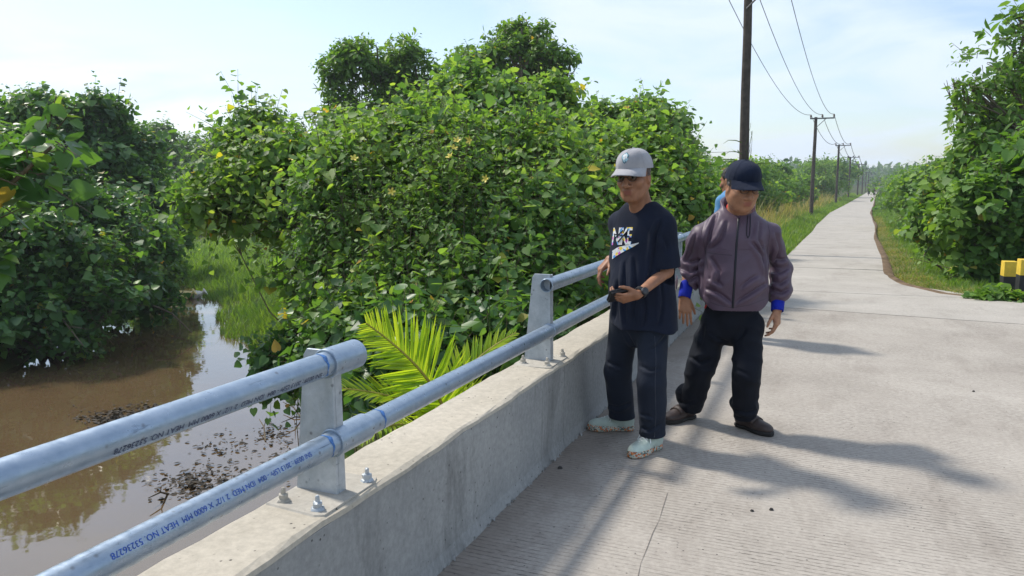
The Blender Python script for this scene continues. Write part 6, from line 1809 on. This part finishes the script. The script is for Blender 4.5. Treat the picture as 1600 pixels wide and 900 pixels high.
# ================================================================== third man, mostly hidden behind the second
f3, l3, u3 = frame(yawv(-140))
b3 = np.array([2.135, 7.5, 0.])
V3 = lambda a, b, c: b3 + f3 * a + l3 * b + np.array([0, 0, c])
m3 = thing('person', b3, 'man with black hair and light blue shirt, half hidden behind the navy cap', 'person', 'men standing on the bridge')
J = dict(pelvis=V3(0, 0, .90), hipL=V3(0, .09, .87), hipR=V3(0, -.09, .87), kneeL=V3(.02, .10, .47), kneeR=V3(.02, -.10, .47), ankL=V3(0, .1, .1), ankR=V3(0, -.1, .1), chest=V3(0, 0, 1.25), neck=V3(-.02, 0, 1.42), shL=V3(-.01, .16, 1.33), shR=V3(-.01, -.16, 1.33), elbL=V3(.0, .2, 1.08), elbR=V3(0, -.2, 1.08), wrL=V3(.14, .16, .90), wrR=V3(.14, -.16, .90))
F = Field(b3 + np.array([-.5, -.5, 0]), b3 + np.array([.5, .5, 1.75]), .006)
body_core(F, J, f3, l3)
W, hax = add_head(F, V3(.02, 0, 1.535), f3 + np.array([0, 0, -.15]), (0, 0, 1), 1.03)
F.cap(W(-.02, 0, -.06), J['neck'], .055, .06, .02)
for q, s in (('L', 1), ('R', -1)): add_hand(F, J['wr' + q], f3 * .5 + np.array([0, 0, -.85]), -l3 * s + f3 * .6, l3 * s, 1.0)
sdf_obj('body', F, M_SKIN1, m3, 1, face_attrs(W, 1.03))
F = Field(W(0, 0, 0) - .16, W(0, 0, 0) + .18, .005)
F.ell(W(-.014, 0, .032), (.106, .086, .106), hax, .0); F.plane_cut(W(.06, 0, .05), U(W(1, 0, -.75) - W(0, 0, 0)), None, .01); F.plane_cut(W(0, 0, -.03), U(W(0, 0, -1) - W(0, 0, 0)), None, .01)
F.disp(lambda P: .003 * wav(P, 5, (30, 30, 30)))
sdf_obj('hair', F, M_HAIR, m3, 1)
F = Field(b3 + np.array([-.5, -.5, .7]), b3 + np.array([.5, .5, 1.6]), .006)
F.ecap(J['chest'] + np.array([0, 0, .05]), V3(0, 0, .82), .165, .175, l3, .72, .02)
for q in 'LR':
    F.cap(J['neck'] + (J['sh' + q] - J['neck']) * .3 + np.array([0, 0, -.02]), J['sh' + q], .06, .066, .05); e = J['sh' + q] + (J['elb' + q] - J['sh' + q]) * .85; F.cap(J['sh' + q], e, .066, .072, .03)
F.plane_cut(V3(0, 0, .84), (0, 0, -1)); F.ecap(J['neck'] + np.array([0, 0, .1]), J['neck'] - np.array([0, 0, .02]), .08, .066, l3, 1, .005, True)
F.cap(J['neck'] + np.array([0, 0, -.02]), J['neck'] + np.array([0, 0, .02]), .075, .07, .02); F.cap(J['neck'] + np.array([0, 0, .0]), J['neck'] + np.array([0, 0, .2]), .063, None, .004, True)
F.disp(lambda P: .004 * wav(P, 8, (5, 5, 2))); sdf_obj('shirt', F, M_BLUESHIRT, m3, 1)
F = Field(b3 + np.array([-.5, -.5, 0]), b3 + np.array([.5, .5, 1.05]), .006)
F.ecap(J['pelvis'] + np.array([0, 0, .07]), J['pelvis'] - np.array([0, 0, .05]), .145, .15, l3, .7, .03)
for q in 'LR': F.cap(J['hip' + q], J['knee' + q], .09, .075, .03); F.cap(J['knee' + q], J['ank' + q], .075, .068, .02)
F.plane_cut((0, 0, .06), (0, 0, -1)); sdf_obj('trousers', F, M_SLACKS, m3, 1)
for q, s in (('L', 1), ('R', -1)): shoe(m3, V3(-.07, .1 * s, 0), f3 + l3 * s * .15, .27, M_SHOE, M_SHOESOLE, 'strap')

# ================================================================== two motorcycle riders far down the road
M_BIKE = simple_mat('dark_motorcycle', (.03, .03, .035), .4, .2, .2, 10.); M_TYRE = simple_mat('tyre_rubber', (.02, .02, .02), .85)
def rider(px_, Y, face, shirt, lb_bike, lb_man):
    c = at(px_, 300, Y); b = np.array([c[0], Y, float(road_z(Y)) + .006]); f, l, u = frame(face)
    V_ = lambda a, d, z: b + f * a + l * d + np.array([0, 0, z])
    t = thing('motorcycle', b, lb_bike, 'motorcycle', 'motorcycles on the road')
    for a in (-.62, .62):
        P = [V_(a + .27 * math.cos(q), 0, .29 + .27 * math.sin(q)) for q in np.linspace(0, 6.283, 19)]
        Geo().tube(P, .045, 6, False).obj('wheel', M_TYRE, t, smooth=True, fix=False)
    g = Geo(); g.tube([V_(.62, 0, .29), V_(.5, 0, .7), V_(.42, 0, 1.0)], .045, 6); g.tube([V_(.40, -.33, 1.03), V_(.44, 0, 1.0), V_(.40, .33, 1.03)], .02, 5); g.obj('fork', M_BIKE, t)
    g = Geo(); g.tube([V_(.5, 0, .75), V_(.3, 0, .55), V_(.0, 0, .45), V_(-.3, 0, .55), V_(-.72, 0, .72)], [.1, .12, .14, .14, .07], 8); g.obj('frame', M_BIKE, t, smooth=True)
    Geo().tube([V_(.12, 0, .74), V_(-.2, 0, .78), V_(-.62, 0, .80)], [.09, .12, .09], 8).obj('seat', M_TYRE, t, smooth=True)
    Geo().tube([V_(.56, 0, .9), V_(.62, 0, .9)], [.09, .085], 10).obj('headlight', M_WHITE, t, smooth=True)
    p = thing('person', V_(-.1, 0, .84), lb_man, 'person', 'motorcycle riders')
    F = Field(b + np.array([-.75, -.75, .1]), b + np.array([.75, .75, 1.75]), .02)
    F.ecap(V_(-.12, 0, 1.32), V_(-.14, 0, .92), .17, .15, l, .7, .03)
    F.ell(V_(-.06, 0, 1.60), (.10, .085, .12), [f, l, u], .02); F.cap(V_(-.1, 0, 1.5), V_(-.12, 0, 1.4), .06, None, .03)
    for s in (-1, 1):
        F.cap(V_(-.12, .19 * s, 1.36), V_(.12, .25 * s, 1.12), .055, .045, .03); F.cap(V_(.12, .25 * s, 1.12), V_(.38, .28 * s, 1.05), .045, .04, .03)
        F.cap(V_(-.12, .1 * s, .9), V_(.22, .17 * s, .78), .09, .075, .03); F.cap(V_(.22, .17 * s, .78), V_(.08, .17 * s, .38), .07, .055, .03); F.cap(V_(.08, .17 * s, .36), V_(.2, .17 * s, .33), .05, .045, .03)
    sdf_obj('body', F, shirt, p, 1)
    F = Field(V_(-.06, 0, 1.62) - .25, V_(-.06, 0, 1.62) + .25, .02); F.ell(V_(-.07, 0, 1.64), (.14, .125, .14), [f, l, u], .0); F.plane_cut(V_(0, 0, 1.56), (0, 0, -1)); sdf_obj('helmet', F, M_BIKE, p, 1)
rider(1357.5, 172, RD, M_SLACKS, 'distant dark motorcycle on the left side of the road', 'rider in dark clothes on the left distant motorcycle')
rider(1366, 158, -RD, cloth_mat('rust_jacket', (.12, .05, .04)), 'distant dark motorcycle on the right side of the road', 'rider in a reddish jacket on the right distant motorcycle')
